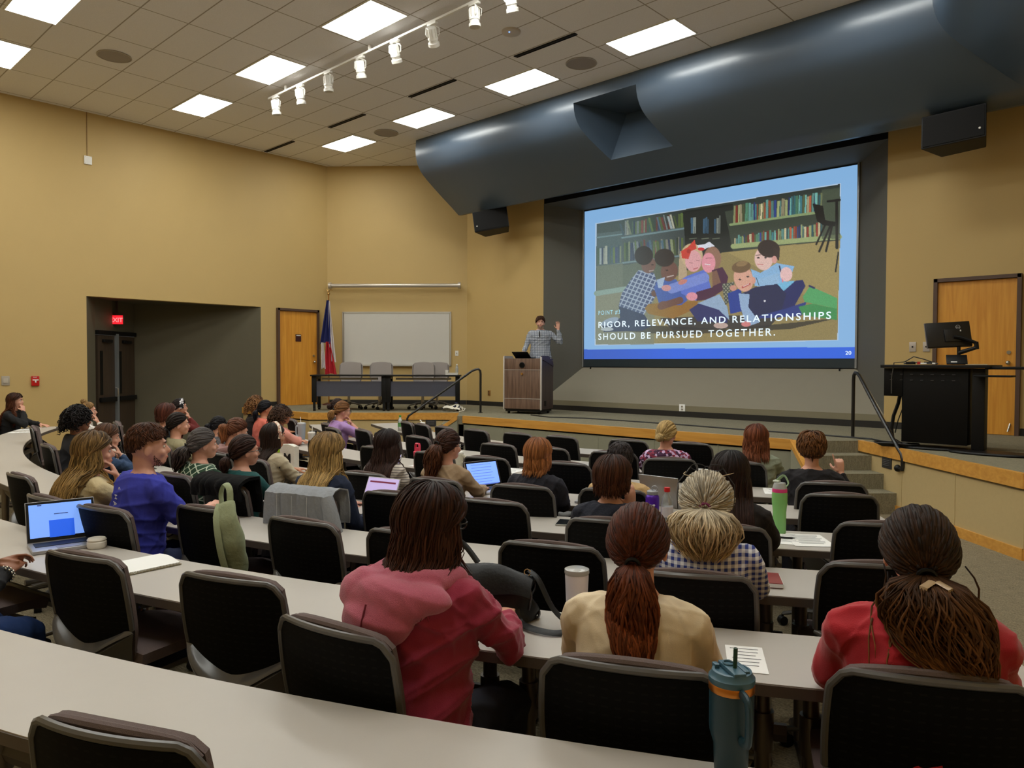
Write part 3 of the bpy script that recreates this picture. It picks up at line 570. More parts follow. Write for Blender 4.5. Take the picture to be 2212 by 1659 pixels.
CH=[('A',-1.65,.52,25,'nearest chair at the bottom left corner, only its top showing'),
('B',-3.26,.95,17,'empty chair before the open notebook, behind the left laptop'),('B',-2.54,1.21,21,'empty chair between the notebook and the maroon-hooded woman, set straight'),('B',-1.87,1.22,10,'turned chair whose back edge touches the maroon hoodie woman'),('B',-1.07,1.59,26,'large chair holding the red-ponytailed woman in cream'),('B',-.49,2.04,27,'large chair at bottom right of the woman in the red sweater'),
('C',-5.93,1.37,3,'empty chair cut by the left photo edge near the curved table'),('C',-4.84,1.28,7,'chair of the cream-sweatered woman with long curls'),('C',-4.27,1.39,13,'chair of the man in the blue T-shirt'),('C',-3.86,1.72,13,'empty chair with the green canvas backpack hung at its side'),('C',-3.22,1.91,13,'empty chair in front of the grey-draped chair'),('C',-2.64,2.12,20,'chair half hidden behind the maroon-hooded woman on her left'),('C',-2.02,2.38,22,'empty chair behind the black shoulder bag'),('C',-1.38,2.44,29,'chair of the grey-ponytailed woman in blue gingham'),('C',-.88,3.03,34,'empty chair just left of the dark hair of the red-sweatered woman, nearer one'),
('D',-4.54,2.19,10,'chair of the teal-shirted woman, a black jacket over it'),('D',-3.86,2.36,18,'chair draped with the grey denim jacket'),('D',-3.51,2.70,20,'empty chair below the yellow tumbler and tablet'),('D',-2.9,2.92,17,'empty chair right of the maroon-hooded woman\'s head'),('D',-2.15,3.0,24,'chair of the brown-bobbed woman in dark navy'),('D',-1.68,3.27,27,'chair of the woman with very long black hair'),('D',-1.12,3.81,33,'empty chair right of the loose papers'),
('E',-4.32,3.09,15,'chair of the woman in the striped shirt'),('E',-3.74,3.25,13,'chair of the tan-shirted woman with brown ponytail'),('E',-3.15,3.46,19,'chair of the woman in the navy blazer'),('E',-1.56,4.5,32,'empty chair in front of the steps, behind the black-jacketed one'),
('F',-1.78,4.95,30,'chair of the black-jacketed woman raising a finger'),('F',-4.31,4.27,16,'empty chair right of the brown ponytail, near the white cup'),('F',-3.62,4.45,18,'empty chair right of the reddish-blonde bob'),('F',-5.56,4.1,9,'empty chair left of the striped-shirted woman\'s hair'),('F',-4.87,4.19,12,'empty chair behind the pink bottle'),('F',-6.4,4.05,5,'empty chair right of the lime green tumbler'),
('G',-3.18,5.29,31,'chair of the woman in the floral blouse'),('G',-2.70,5.48,23,'chair of the auburn-haired woman in sage, a silver tag on it'),('G',-4.95,5.06,6,'empty chair in the middle, left of the reddish-blonde bob'),('G',-4.4,5.16,10,'empty chair just behind the reddish-blonde bob'),('G',-3.78,5.32,21,'empty chair beside the short dark-haired person in tan'),('G',-6.07,4.99,-5,'empty chair left of the brown ponytailed head'),('G',-7.14,5.06,-13,'empty chair right of the lilac shirt'),('G',-7.6,5.0,-13,'chair of the woman in the lilac shirt'),('G',-8.19,5.26,-17,'empty chair left of the lilac shirt'),('G',-6.62,5.01,1,'empty chair before the small purple bottle'),
('H',-7.68,6.14,-20,'front-row empty chair nearest the left stage stairs'),('H',-7.28,6.06,-16,'front-row empty chair, second from the left stage stairs'),('H',-6.79,6.0,-12,'front-row empty chair under the dark stage vent'),('H',-6.2,5.97,-4,'front-row empty chair below the lectern\'s left'),('H',-5.56,6.0,2,'front-row empty chair below the lectern'),('H',-5.0,6.07,2,'front-row empty chair right of the lectern'),('H',-4.26,6.24,10,'front-row empty chair left of the floral blouse'),('H',-3.67,6.44,12,'front-row empty chair right of the floral blouse')]
# seats whose occupants hide them
for r,th,R,l in (('D',-5.5,10.98,'dark curly-haired person'),('D',-18,10.98,'blond person with a topknot'),('D',.6,10.98,'denim-jacketed person'),('D',8.6,11.02,'green-grid-shirted woman'),('E',-2.,10.2,'olive-sweatered woman'),('E',-8.5,10.15,'auburn-haired woman in black'),('E',-20,10.1,'person in the black and white headband'),('F',-6.5,9.3,'low dark-haired person'),('E',4,10.15,'mauve-hooded woman'),('E',7.1,10.2,'beige-jacketed woman'),('F',-19,8.85,'curly light-brown-haired woman'),('F',-16,8.75,'black-haired woman in coral'),('F',-7,9.1,'pink-topped woman'),('G',-17,8.0,'dark-haired woman before the stage'),('C',-30,11.9,'black-sweatered woman at the far left'),('E',24.4,10.2,'short-haired person in tan'),('B',11.5,12.75,'person cut by the left photo edge')):
    p=pol(R,th); CH.append((r,p.x,p.y,th,'chair hidden behind the '+l))
M_basem=mat('chair_base_grey',(90,88,84),.4,.3)
c0=None
for i_,(r,x,y,a,l) in enumerate(CH):
    if l.startswith(('chair of','large chair','turned','chair draped')): v_=Vector((x-CX,y-CY,0)).normalized()*.045; x+=v_.x; y+=v_.y; CH[i_]=(r,x,y,a,l)
    lb=l.replace('chair','black office chair',1)
    if c0 is None:
        c0=empty('office_chair',(x,y,0),R_(a),lb,'chair','black office chairs at the curved tables'); chair_parts(c0,M_shell,M_slot,M_pad,M_basem)
    else:
        q_=dup(c0,(x,y,0),R_(a),lb)
        if r in 'DEFGH': q_.scale=(.92,1,1)
# ------------------------------------------------------------ stage furniture
d45=Vector((.7071,.7071,0)); b45=Vector((-.7071,.7071,0))
M_gpad=mat('grey_chair_fabric',(150,142,138),.9,var=.06,vs=120,bump=.2,bs=400); M_gbase=mat('light_grey_base',(150,148,146),.4,.4)
g0=None
for s,lb,dy in ((.62,'left one at the head table on stage',.62),(1.25,'middle one at the head table on stage',.66),(2.15,'third from the left at the head table on stage',.6),(2.42,'rightmost, half hidden behind its neighbour at the head table',1.0)):
    p=Vector((-13.,8.08,0))+d45*s+b45*(dy+.38)
    if g0 is None: g0=empty('conference_chair',(p.x,p.y,ZD+.03),R_(225),'grey conference chair with pale base, '+lb,'chair','grey chairs at the head table'); chair_parts(g0,M_gpad,M_gpad,M_gpad,M_gbase); g0.scale=(1,1,1.04); g0.location.z=ZD
    else: dup(g0,(p.x,p.y,ZD),R_(225),'grey conference chair with pale base, '+lb)
M_mod=mat('modesty_screen',(72,74,88),.6,var=.06,vs=30)
def head_table(p,label):
    t=empty('head_table',(p.x,p.y,ZD),R_(45),label,'table','black head tables on the stage')   # x along the table, +y to the back
    build('tabletop',G().box((.72,.3,.705),(1.5,.64,.03)),M_black,t,bev=.004); build('modesty_panel',G().box((.72,.08,.44),(1.3,.012,.3)),M_mod,t,smooth=False)
    for x in (.03,1.41):
        build('leg',G().box((x,.08,.43),(.09,.07,.52)).box((x,.08,.1),(.045,.05,.2)).box((x,.52,.36),(.06,.05,.66)).box((x,.3,.66),(.05,.5,.05)),M_black,t,bev=.004)
        build('caster',G().cyl((x-.02,.08,.03),(x+.02,.08,.03),.03),M_black,t); build('caster',G().cyl((x-.02,.52,.03),(x+.02,.52,.03),.03),M_black,t)
    build('cable_tray',G().box((.72,.2,.64),(1.1,.12,.04)),mat('tray_silver',(150,150,150),.4,.6),t,smooth=False); return t
head_table(Vector((-12.99,8.09,0)),'left black head table with grey front screen on the stage'); head_table(Vector((-11.95,9.13,0)),'right black head table with grey front screen on the stage')
# lectern
t=empty('lectern',(-9.85,10.3,ZD),R_(18),'walnut lectern on casters in front of the speaker','lectern')
M_wal=wood('walnut_laminate',(88,66,54),(124,98,82),2,.45,1.3); M_wd=wood('dark_walnut_side',(58,44,42),(74,58,54),2,.4)
W_,D_,H_=.79,.6,1.1
build('body',G().prism([(.01,.012),(W_-.01,.012),(W_-.01,D_),(.01,D_)],.09,1.0),M_wd,t,smooth=False)
for z0,z1 in ((.1,.285),(.295,.83),(.84,1.05)): build('front_panel',G().box((W_/2,.004,(z0+z1)/2),(W_-.05,.02,z1-z0)),M_wal,t,bev=.002)
M_al=mat('pale_trim',(206,200,194),.4,.3)
for x in (.012,W_-.012): build('edge_trim',G().box((x,.004,.58),(.028,.04,1.0)),M_al,t,bev=.008)
build('divider_strip',G().box((W_/2,.0,.835),(W_-.05,.026,.008)).box((W_/2,.0,.29),(W_-.05,.026,.008)),M_al,t,smooth=False)
build('round_grommet',G().lathe([(0,0),(.042,0),(.046,.012),(.056,.008),(.056,0)],n=24).xf(Matrix.Translation((W_*.5,-.012,.925))@Matrix.Rotation(pi/2,4,'X')),M_black,t)
build('lock_knob',G().cyl((W_*.5,-.005,.76),(W_*.5,-.03,.76),.022),mat('brass',(190,150,90),.3,.9),t)
g=G(); g.v=[(0,0,1.05),(W_,0,1.05),(W_,D_,1.0),(0,D_,1.0),(0,0,1.1),(W_,0,1.1),(W_,D_*.5,1.06),(0,D_*.5,1.06)]
build('top',G().box((W_/2,D_/2,1.03),(W_-.02,D_-.02,.03)),M_wd,t); 
for x in (.012,W_-.012): build('side_gallery',G().prism([(0,0),(.35,0),(.6,-.16),(.6,-.2),(0,-.06)],0,.022).xf(Matrix.Translation((x-.011,0,1.1))@Matrix(((0,0,1,0),(1,0,0,0),(0,1,0,0),(0,0,0,1)))),M_wd if x>.1 else M_al,t,smooth=False)
build('side_socket',G().box((W_-.005,.2,.2),(.012,.06,.1)),M_black,t,smooth=False)
build('plinth',G().box((W_/2,D_/2,.07),(W_-.06,D_-.06,.05)),M_black,t)
for x in (.08,W_-.08):
    for y in (.08,D_-.08): build('caster',G().cyl((x-.015,y,.028),(x+.015,y,.028),.028).cyl((x,y,.03),(x,y,.06),.012),M_black,t)
def on(t,x,y,z): return t.matrix_basis@Vector((x,y,z))
from mathutils import Euler
def loc_on(rt,x,y,z): M=Matrix.Translation(rt.location)@Euler(rt.rotation_euler).to_matrix().to_4x4(); return M@Vector((x,y,z))
def laptop(loc,rz,w,d,label,open_=105,shell=None,screen=(150,175,255),est=1.,lid_only=False,content=0,group=None):
    t=empty('laptop',loc,rz,label,'laptop',group); shell=shell or mat('laptop_aluminium',(170,170,174),.35,.6)
    bs=build('keyboard_base',G().box((0,0,.009),(w,d,.016)),shell,t,bev=.004); build('keys',G().box((0,.03,.0182),(w*.86,d*.45,.002)),M_black,bs,smooth=False); build('trackpad',G().box((0,-d*.3,.0181),(w*.32,d*.28,.0015)),mat('trackpad_grey',(150,150,155),.4,.4),bs,smooth=False)
    a=R_(open_); h=d*.98; M=Matrix.Translation((0,d/2,.014))@Matrix.Rotation(-(pi-a) if False else (pi/2-(a)) ,4,'X')
    # lid: stands up at the rear (+y) edge, screen facing -y
    M=Matrix.Translation((0,d/2-.004,.016))@Matrix.Rotation(-(a-pi/2),4,'X')
    lid=build('lid',G().box((0,.004,h/2),(w,.007,h)).xf(M),shell,t,bev=.002)
    build('bezel',G().box((0,-.0005,h/2),(w-.006,.002,h-.006)).xf(M),M_black,lid,smooth=False)
    build('screen',G().box((0,-.002,h/2+.004),(w-.03,.002,h-.04)).xf(M),mat('screen_%d_%d_%d'%screen,screen,.3,emit=(screen,est)),lid,smooth=False)
    if content==1:   # text page
        c=mat('page_lines',(90,120,200),.5,emit=((90,120,210),.6)); g=G()
        for k in range(7): g.box((-.01+.02*sin(k*3),-.0035,h*.85-k*.022),(w*.6,.001,.003))
        g.box((0,-.0035,.022),(w*.8,.001,.008)); build('page_text',g.xf(M),c,lid,smooth=False)
    if content==2:   # web page with a picture
        g=G().box((.0,-.0035,h*.30),(w*.36,.001,h*.42)).xf(M); build('page_picture',g,mat('page_blue',(30,90,220),.5,emit=((30,90,220),.8)),lid,smooth=False)
        build('page_text',G().box((0,-.0035,h*.66),(w*.2,.001,.004)).box((-w*.3,-.0035,h*.9),(w*.06,.001,.006)).xf(M),mat('page_dark',(60,80,150),.5),lid,smooth=False)
    if content==3:   # purple page
        g=G().box((-w*.3,-.0035,h*.62),(w*.22,.001,.02)).box((-w*.32,-.0035,h*.46),(w*.16,.001,.02)).box((.02,-.0035,h*.66),(w*.4,.001,.006)).xf(M); build('page_blocks',g,mat('page_plum',(90,30,80),.5,emit=((90,30,80),.4)),lid,smooth=False)
        build('page_art',G().add([(w*.42,-.0036,.02),(w*.42,-.0036,h*.62),(w*.1,-.0036,.02)],[(0,1,2)]).xf(M),mat('page_coral',(240,130,120),.5,emit=((240,120,120),.6)),lid,smooth=False)
    return t
p=loc_on(t,.33,.3,1.047); laptop(p,R_(18+180),.33,.22,'black laptop open on the lectern, lid facing the audience',148,M_black,(120,140,190),.3)
# handrails
def rail(f,label):
    t=empty('handrail',(*f((-3.38,10.12)),ZD),0,label,'handrail','black stair handrails'); o=Vector((*f((-3.38,10.12)),ZD))
    P=[(-3.38,10.12,.75),(-3.38,10.12,1.1),(-3.38,10.12,1.5),(-3.375,10.115,1.56),(-3.35,10.09,1.595),(-3.31,10.05,1.585),(-3.27,10.0,1.56),(-2.9,9.54,1.14),(-2.56,9.13,.76),(-2.5,9.06,.70),(-2.48,9.04,.64),(-2.48,9.04,.56),(-2.49,9.05,.52)]
    build('rail_tube',G().tube([Vector((*f(q[:2]),q[2]))-o for q in P],.022,12),mat('black_powder_coat',(24,24,25),.3,spec=.6),t)
    q=Vector((*f((-2.49,9.05)),.53))-o; q2=Vector((*f((-2.55,9.11)),.53))-o; build('wall_bracket',G().tube([q,q2],.02,8).ell(q2,(.04,.04,.04)),M_black,t)
    build('floor_flange',G().lathe([(0,.008),(.045,.008),(.045,0)],n=16),M_black,t); return t
rail(lambda p:(p[0],p[1]),'black handrail beside the right stage steps'); rail(mir,'black handrail beside the left stage steps, right of the head table')
for (x,y,rz,l) in ((-2.715,9.295,-45,'dark louvred vent on the tan wing wall right of the steps'),(-10.88,9.37,45,'dark louvred vent on the stage front near the left stairs')):
    n_=Vector((sin(R_(rz)),-cos(R_(rz)),0)) ; c=Vector((x,y,.56))+n_*.004
    t=empty('stage_vent',c,R_(rz),l,'vent','louvred stage vents'); build('plate',G().box((0,0,0),(.2,.012,.13)),mat('vent_grey',(60,60,62),.5,.3),t,bev=.002)
    g=G(); [g.box((0,-.01,z),(.13,.01,.006)) for z in (-.03,-.01,.01,.03)]; build('louvres',g,mat('vent_light',(110,110,112),.4,.4),t,smooth=False)
# technology desk with monitor
t=empty('presentation_desk',(-2.25,9.3,ZD),0,'tall black technology desk at the right of the stage','desk')
build('worktop',G().box((.02,.2,.93),(1.08,.66,.035)).box((.75,.2,.915),(.5,.5,.03)),M_black,t,bev=.006)
build('equipment_cabinet',G().box((.02,.2,.49),(.66,.5,.84)),mat('black_cabinet',(5,5,6),.5,spec=.2),t,bev=.008)
build('side_cabinet',G().box((-.40,.15,.75),(.2,.42,.32)),mat('black_cabinet',(0,0,0)),t,bev=.006)
g=G()
for i in range(7):
    for z in (.84,.775): g.box((-.42+i*.105,-.062,z),(.03,.006,.006))
build('cable_ports',g,mat('port_metal',(80,80,84),.4,.5),t,smooth=False)
build('leg_column',G().box((.44,.05,.47),(.12,.16,.88)),M_black,t,bev=.006); build('keyboard_tray',G().box((.6,-.1,.83),(.34,.26,.02)),M_black,t,bev=.008)
for x,y,a in ((-.05,.05,.38),(.6,-.12,.40)): build('foot_plate',G().lathe([(0,.03),(a,.028),(a+.02,.014),(a,0),(0,0)],n=36).xf(Matrix.Translation((x,y,0))@Matrix.Diagonal((1,.42,1,1))),M_black,t)
m=empty('monitor',(-2.13,9.38,1.70),0,'black monitor seen from behind on a jointed arm, on the tall desk','monitor')
Mm=Matrix.Translation((0,.0,.335))@Matrix.Rotation(R_(32),4,'Z')@Matrix.Rotation(R_(-14),4,'X')@Matrix.Rotation(R_(-3),4,'Y')
sh=build('shell',G().box((0,0,0),(.45,.03,.28)).box((.03,-.02,-.02),(.16,.03,.14)).xf(Mm),mat('monitor_black',(16,15,16),.4),m,bev=.006)
build('screen_edge',G().box((0,.018,0),(.46,.012,.29)).xf(Mm),mat('bezel_edge',(120,112,108),.4),m,smooth=False)
cr=[Vector((.1+.022*cos(a),-.018,.075+.022*sin(a))) for a in np.linspace(0,2*pi,25)[:-1]]; rg=build('logo_ring',G().tube(cr,.0022,6,closed=True).xf(Mm),mat('logo_grey',(170,170,172),.4,.3),m)
lt=text('logo_letters','DELL',.017,mat('logo_grey',(0,0,0)),m,(0,0,0),(0,0,0),.0006,align='CENTER',bold=.0003); lt.matrix_local=Mm@Matrix.Translation((.1,-.0165,.069))@Matrix.Rotation(pi/2,4,'X')
build('stickers',G().box((.1,-.017,.035),(.055,.002,.018)).box((.1,-.037,-.055),(.045,.002,.014)).xf(Mm),M_paper,m,smooth=False)
build('arm',G().tube([(.06,-.02,.31),(.12,-.0,.3),(.26,.04,.24)],[(.03,.02),(.026,.02),(.024,.018)],8).tube([(.26,.04,.25),(.27,.04,.17)],.022,10).tube([(.27,.04,.19),(.1,.02,.13)],[(.02,.02),(.024,.024)],8).cyl((.1,.02,0),(.1,.02,.2),.018).lathe([(0,.02),(.06,.02),(.07,0)],(.1,.02,0),20),M_black,m)
k=empty('touch_panel',(-2.03,9.33,1.70),R_(20),'small black slanted control panel at the monitor foot','control panel'); build('panel',G().box((0,.02,.055),(.2,.02,.12),Matrix.Rotation(R_(-35),3,'X')),M_black,k,bev=.004); build('foot',G().box((0,.06,.02),(.1,.1,.04)),M_black,k,bev=.004); build('badge',G().box((-.03,-.01,.03),(.06,.003,.012),Matrix.Rotation(R_(-35),3,'X')),M_paper,k,smooth=False)
pp=empty('paper_stack',(-1.86,9.4,1.698),R_(12),'loose papers lying on the tall black desk','papers'); build('sheets',G().box((0,0,.004),(.2,.27,.006)).box((.05,.02,.009),(.2,.26,.002),Matrix.Rotation(R_(20),3,'Z')),mat('cream_paper',(210,200,170),.8),pp,smooth=False)
bx=empty('cable_bundle',(-2.45,9.28,1.70),0,'tangle of cables and adapters at the left end of the tall desk','cables')
build('cables',G().tube([(-.2,-.1,-.33),(-.2,-.1,-.15),(-.18,-.09,.02),(-.08,-.05,.03),(.0,.0,.09),(.1,.02,.06),(.2,.05,.02)],.006,6).tube([(-.1,.0,.01),(0,-.04,.03),(.1,-.05,.012),(.25,-.02,.012)],.008,6),mat('cable_grey',(60,60,58),.5),bx)
build('adapters',G().box((-.02,-.04,.018),(.09,.05,.03)).box((.16,.0,.018),(.1,.05,.03)),M_black,bx,bev=.004); build('plugs',G().box((.07,-.06,.018),(.03,.03,.03)),mat('plug_red',(170,30,30),.5),bx); build('white_tags',G().box((.12,-.07,.014),(.06,.02,.014)).box((.22,-.06,.014),(.03,.02,.016)),M_paper,bx,smooth=False)
cb=empty('desk_umbilical',(-2.6,9.45,ZD),0,'thick black cable sleeve hanging from the desk into a coil','cable'); M_cab=mat('black_cable',(16,16,16),.5)
build('sleeve',G().tube([(-.02,-.05,.6),(-.04,-.04,.5),(-.1,0,.35),(-.12,0,.2),(-.09,-.05,.08),(.02,-.1,.03)],[(.03,.02)]*6,8).tube([(.0,-.05,.6),(.01,-.04,.45),(-.05,.0,.3),(-.08,0,.15)],.006,6),M_cab,cb)
g=G()
for k in range(5): g.tube([(-.02+(.16+.02*k)*cos(a),-.16+(.07+.012*k)*sin(a),.012+.009*k+.004*sin(3*a)) for a in np.linspace(0,2*pi,22)[:-1]],.007,6,closed=True)
build('coil',g,M_cab,cb)
tag(build('floor_cable',G().tube([(-9.1,10.25,ZD+.008),(-8.5,10.06,ZD+.008),(-7.9,10.3,ZD+.008),(-7.2,10.3,ZD+.008),(-6.0,10.25,ZD+.008),(-4.8,10.1,ZD+.008),(-3.9,10.1,ZD+.008),(-3.1,9.98,ZD+.008),(-2.7,9.5,ZD+.008)],.012,8),M_cab),'long black cable lying along the stage from lectern to desk','cable')
# flag
t=empty('state_flag',(-14.7,9.6,ZD),0,'furled blue, white and red flag on a pole in the room corner','flag')
build('pole',G().cyl((0,0,.03),(0,0,2.5),.014),mat('brass_pole',(170,120,60),.35,.7),t); build('finial',G().ell((0,0,2.53),(.03,.03,.035)).tube([(-.07,0,2.63),(-.03,.0,2.58),(.03,0,2.58),(.07,0,2.63),(.12,.02,2.6)],.01,8),mat('brass',(0,0,0)),t); build('stand',G().lathe([(0,.05),(.05,.05),(.14,.02),(.15,0),(0,0)],n=28),mat('dark_stand',(60,20,16),.4),t)
vd=Vector((.73,.68,0))
def cloth(zt_,zb_,w0,w1,o0,o1,m_,nm,dep=.0):
    def f(u,v):
        w=w0+(w1-w0)*v; o=o0+(o1-o0)*v; s=(u-.5)*w+o; q=vd*s+Vector((.68,-.73,0))*(.05+dep+.03*sin(u*14+v*2)); return (q.x,q.y,zt_+(zb_-zt_)*v-.06*abs(u-.5)*v)
    build(nm,G().grid(f,24,10,.006),m_,t)
cloth(2.38,1.42,.05,.24,0.,-.06,mat('flag_blue',(22,30,92),.8,bump=.3,bs=20),'blue_field'); cloth(2.36,1.0,.035,.14,.02,.10,mat('flag_white',(214,206,206),.8,bump=.3,bs=20),'white_stripe',-.02); cloth(1.44,.72,.10,.26,-.0,.06,mat('flag_red',(178,26,40),.8,bump=.3,bs=20),'red_stripe'); cloth(1.42,.85,.05,.09,-.12,-.1,mat('flag_white',(0,0,0)),'fringe_fold',.02)
# things on the head table and the stage floor
hp=Vector((-11.95,9.13,0))+d45*1.18+b45*.3
tag(build('paper_cup',G().lathe([(0,0),(.026,0),(.036,.09),(.04,.09),(.04,.1),(0,.1)],n=20),M_white),'white paper cup near the right end of the head table','cup').location=(hp.x,hp.y,1.47)
hp=Vector((-11.95,9.13,0))+d45*1.3+b45*.2; hb=empty('lunch_box',(hp.x,hp.y,1.47),R_(45),'flat white food box on the right end of the head table','box'); build('tray',G().box((0,0,.02),(.22,.15,.035)),M_white,hb,bev=.006); build('lid',G().box((0,0,.042),(.23,.16,.01)),mat('box_lid',(205,198,180),.5),hb,bev=.003)
M_pet=mat('clear_plastic',(225,232,235),.12,trans=.75,var=.01)
def water_bottle(loc,label,cap,liquid=None,s=1.,lab=None):
    t=empty('water_bottle',loc,0,label,'bottle'); build('body',G().lathe([(0,0),(.03,0),(.033,.01),(.032,.05),(.033,.1),(.032,.14),(.024,.17),(.013,.19),(.013,.2)],n=24),liquid or M_pet,t); build('cap',G().lathe([(0,.222),(.016,.222),(.017,.2),(.012,.196)],n=18),cap,t)
    if lab: build('label_band',G().lathe([(.0335,.06),(.0337,.062),(.0337,.115),(.0335,.117)],n=24),lab,t)
    t.scale=(s,s,s); return t
hp=Vector((-11.95,9.13,0))+d45*1.38+b45*.42; water_bottle((hp.x,hp.y,1.47),'clear water bottle at the right end of the head table',M_white)
tb=empty('tote_bag',(-11.0,10.05,ZD),R_(20),'cream tote bag with black print lying on the stage floor','bag'); M_can=pattern('canvas_print','floral',(232,226,210),(232,226,210),(26,26,40),s=16)
g=G().grid(lambda u,v:((u-.5)*.42,(v-.5)*.26,.02+.15*sin(pi*min(1,max(0,u*.9+.05)))**.6*sin(pi*min(1,max(0,v*.9+.05)))**.5*(.8+.2*sin(7*u+4*v))),18,12,-.0).grid(lambda u,v:((u-.5)*.42,(v-.5)*.26,.004),2,2,0,True)
build('body',g,M_can,tb); build('handles',G().tube([(.17,-.06,.08),(.26,-.1,.1),(.27,-.12,.02),(.2,-.13,.01)],.012,6,flat=.5).tube([(.17,.06,.07),(.25,.04,.06),(.24,-.02,.01)],.012,6,flat=.5),mat('canvas',(226,218,200),.9),tb); build('round_patch',G().lathe([(0,.004),(.035,.0)],n=20).xf(Matrix.Translation((.08,-.02,.172))),mat('patch_blue',(50,60,130),.6),tb)
# ------------------------------------------------------------ projection screen with the slide
def slide():
    X0,X1,Z0,Z1=-9.63,-4.17,1.80,4.89; nx,nz=640,362
    xs=np.linspace(X0,X1,nx+1); zs=np.linspace(Z1,Z0,nz+1); X,Z=np.meshgrid(xs,zs)
    h=(471.0597,3.2001,4607.5859,-111.2712,-599.7078,2540.7166,-.0741,-.0029)   # artwork grid -> drawing units
    w=h[6]*X+h[7]*Z+1; U=(h[0]*X+h[1]*Z+h[2])/w; V=(h[3]*X+h[4]*Z+h[5])/w
    C=np.zeros(U.shape+(3,)); rg=np.random.RandomState(3)
    def put(m,c,a=1.): m=(m*a)[...,None]; C[:]=C*(1-m)+np.array(c,float)*m
    def poly(P,c,a=1.,jit=0):
        m=np.zeros(U.shape,bool); n=len(P)
        for i in range(n):
            (x1,y1),(x2,y2)=P[i],P[(i+1)%n]
            if y1==y2: continue
            m^=((V<y1)!=(V<y2))&(U<(x2-x1)*(V-y1)/(y2-y1)+x1)
        put(m.astype(float),c,a); return m
    def ell(x,y,rx,ry,c,rot=0.,a=1.,soft=.06):
        r=R_(rot); du,dv=U-x,V-y; p=(du*cos(r)+dv*sin(r))/rx; q=(-du*sin(r)+dv*cos(r))/ry
        put(np.clip((1-np.sqrt(p*p+q*q))/soft,0,1),c,a)
    def line(p,q,wd,c,a=1.):
        p,q=np.array(p,float),np.array(q,float); d=q-p; L=d@d; t=np.clip(((U-p[0])*d[0]+(V-p[1])*d[1])/L,0,1)
        put(np.clip((wd/2-np.hypot(U-p[0]-t*d[0],V-p[1]-t*d[1]))/2.5,0,1),c,a)
    def books(x0,x1,t0,t1,b0,b1,cols,slant=0,wd=(9,20)):
        x=x0
        while x<x1:
            w_=rg.uniform(*wd); f=(x-x0)/(x1-x0); t=t0+(t1-t0)*f+rg.uniform(0,26); b=b0+(b1-b0)*f; c=cols[rg.randint(len(cols))]; k=rg.uniform(.7,1.1); s=slant*(rg.rand()>.5)
            poly([(x+s,t),(x+w_-2+s,t-2),(x+w_-2,b),(x,b)],[q*k for q in c]); x+=w_
    C[:]=(142,192,240)
    poly([(130,484),(1932,192),(1912,1346),(124,1382)],(190,215,240))
    ph=[(138,490),(1925,198),(1905,1340),(130,1375)]; PM=poly(ph,(48,58,55)); keep=C.copy()
    poly([(140,560),(340,540),(350,780),(140,800)],(70,84,84)); poly([(320,560),(790,500),(780,740),(330,790)],(66,76,76))
    cl=[(70,95,110),(150,160,160),(120,60,55),(60,80,60),(90,110,60),(140,150,110),(50,60,90),(170,170,150)]
    books(330,780,470,400,575,512,cl,-26); books(142,320,650,640,790,772,cl,0); books(340,760,620,580,765,716,cl,-14)
    for p,q,wd in (((140,590),(322,566),12),((325,592),(790,522),15),((140,806),(322,782),12),((330,776),(770,722),14)): line(p,q,wd,(112,138,142))
    poly([(138,815),(420,780),(760,735),(760,900),(360,965),(138,1000)],(84,92,74)); poly([(138,800),(330,780),(330,950),(138,975)],(98,104,84))
    poly([(770,400),(1140,340),(1140,720),(800,760)],(26,34,34))
    for x in (860,950,1030): books(x-30,x+8,440,430,560,560,[(70,110,140),(150,160,150)],0); line((x-40,600),(x+10,595),8,(120,130,110))
    poly([(1080,400),(1925,230),(1925,640),(1140,700)],(58,68,58)); cr=[(90,150,120),(150,160,110),(60,120,130),(170,90,60),(200,190,150),(50,70,140),(110,170,160),(80,90,60),(150,60,50)]
    books(1140,1790,345,255,490,400,cr,6,(10,22)); books(1150,1790,575,470,650,590,cr,0,(9,20)); line((1120,496),(1790,402),20,(140,160,112)); line((1140,655),(1920,585),38,(158,172,118)); poly([(1790,240),(1925,225),(1925,600),(1790,600)],(78,90,72),.7)
    poly([(130,1000),(360,975),(560,960),(1060,700),(1140,690),(1600,640),(1925,610),(1905,1340),(130,1375)],(148,132,84)); poly([(1100,700),(1925,610),(1905,1180),(1500,900)],(170,152,96),.7); poly([(130,1010),(560,960),(560,1375),(130,1375)],(122,124,104),.7); line((138,1000),(360,965),40,(140,165,150))
    for p,q,wd in (((1815,500),(1750,640),16),((1855,500),(1772,692),18),((1870,490),(1822,690),18),((1900,330),(1902,665),24),((1912,700),(1892,840),14)): line(p,q,wd,(22,24,26))
    poly([(1722,340),(1800,358),(1816,462),(1892,476),(1888,508),(1805,502),(1755,470),(1738,400)],(20,22,24)); line((1835,325),(1922,315),20,(24,26,28))
    poly([(170,1262),(560,1235),(1100,1262),(1900,1182),(1560,1262),(700,1305)],(40,38,34),.75); poly([(600,1180),(1500,1150),(1400,1250),(700,1270)],(34,34,44),.8)
    # seated children, left pair
    poly([(300,1085),(480,1140),(540,1240),(470,1275),(190,1282),(180,1235),(310,1180)],(30,40,72)); ell(235,1205,70,24,(150,165,190),-20); ell(215,1262,48,14,(200,205,210))
    P=[(448,828),(560,850),(602,985),(560,1040),(485,1155),(300,1092),(322,1000),(392,895)]; m=poly(P,(58,70,112)); st=(((U+V*.5)%34<9)|((V-U*.35)%32<8)).astype(float)*m; put(st,(196,208,228),.85); line((560,1000),(680,1002),46,(100,66,56))
    ell(520,792,54,62,(112,74,64),10); ell(484,722,70,72,(28,22,22)); ell(548,790,10,5,(40,24,22)); line((525,836),(556,830),8,(205,190,185))
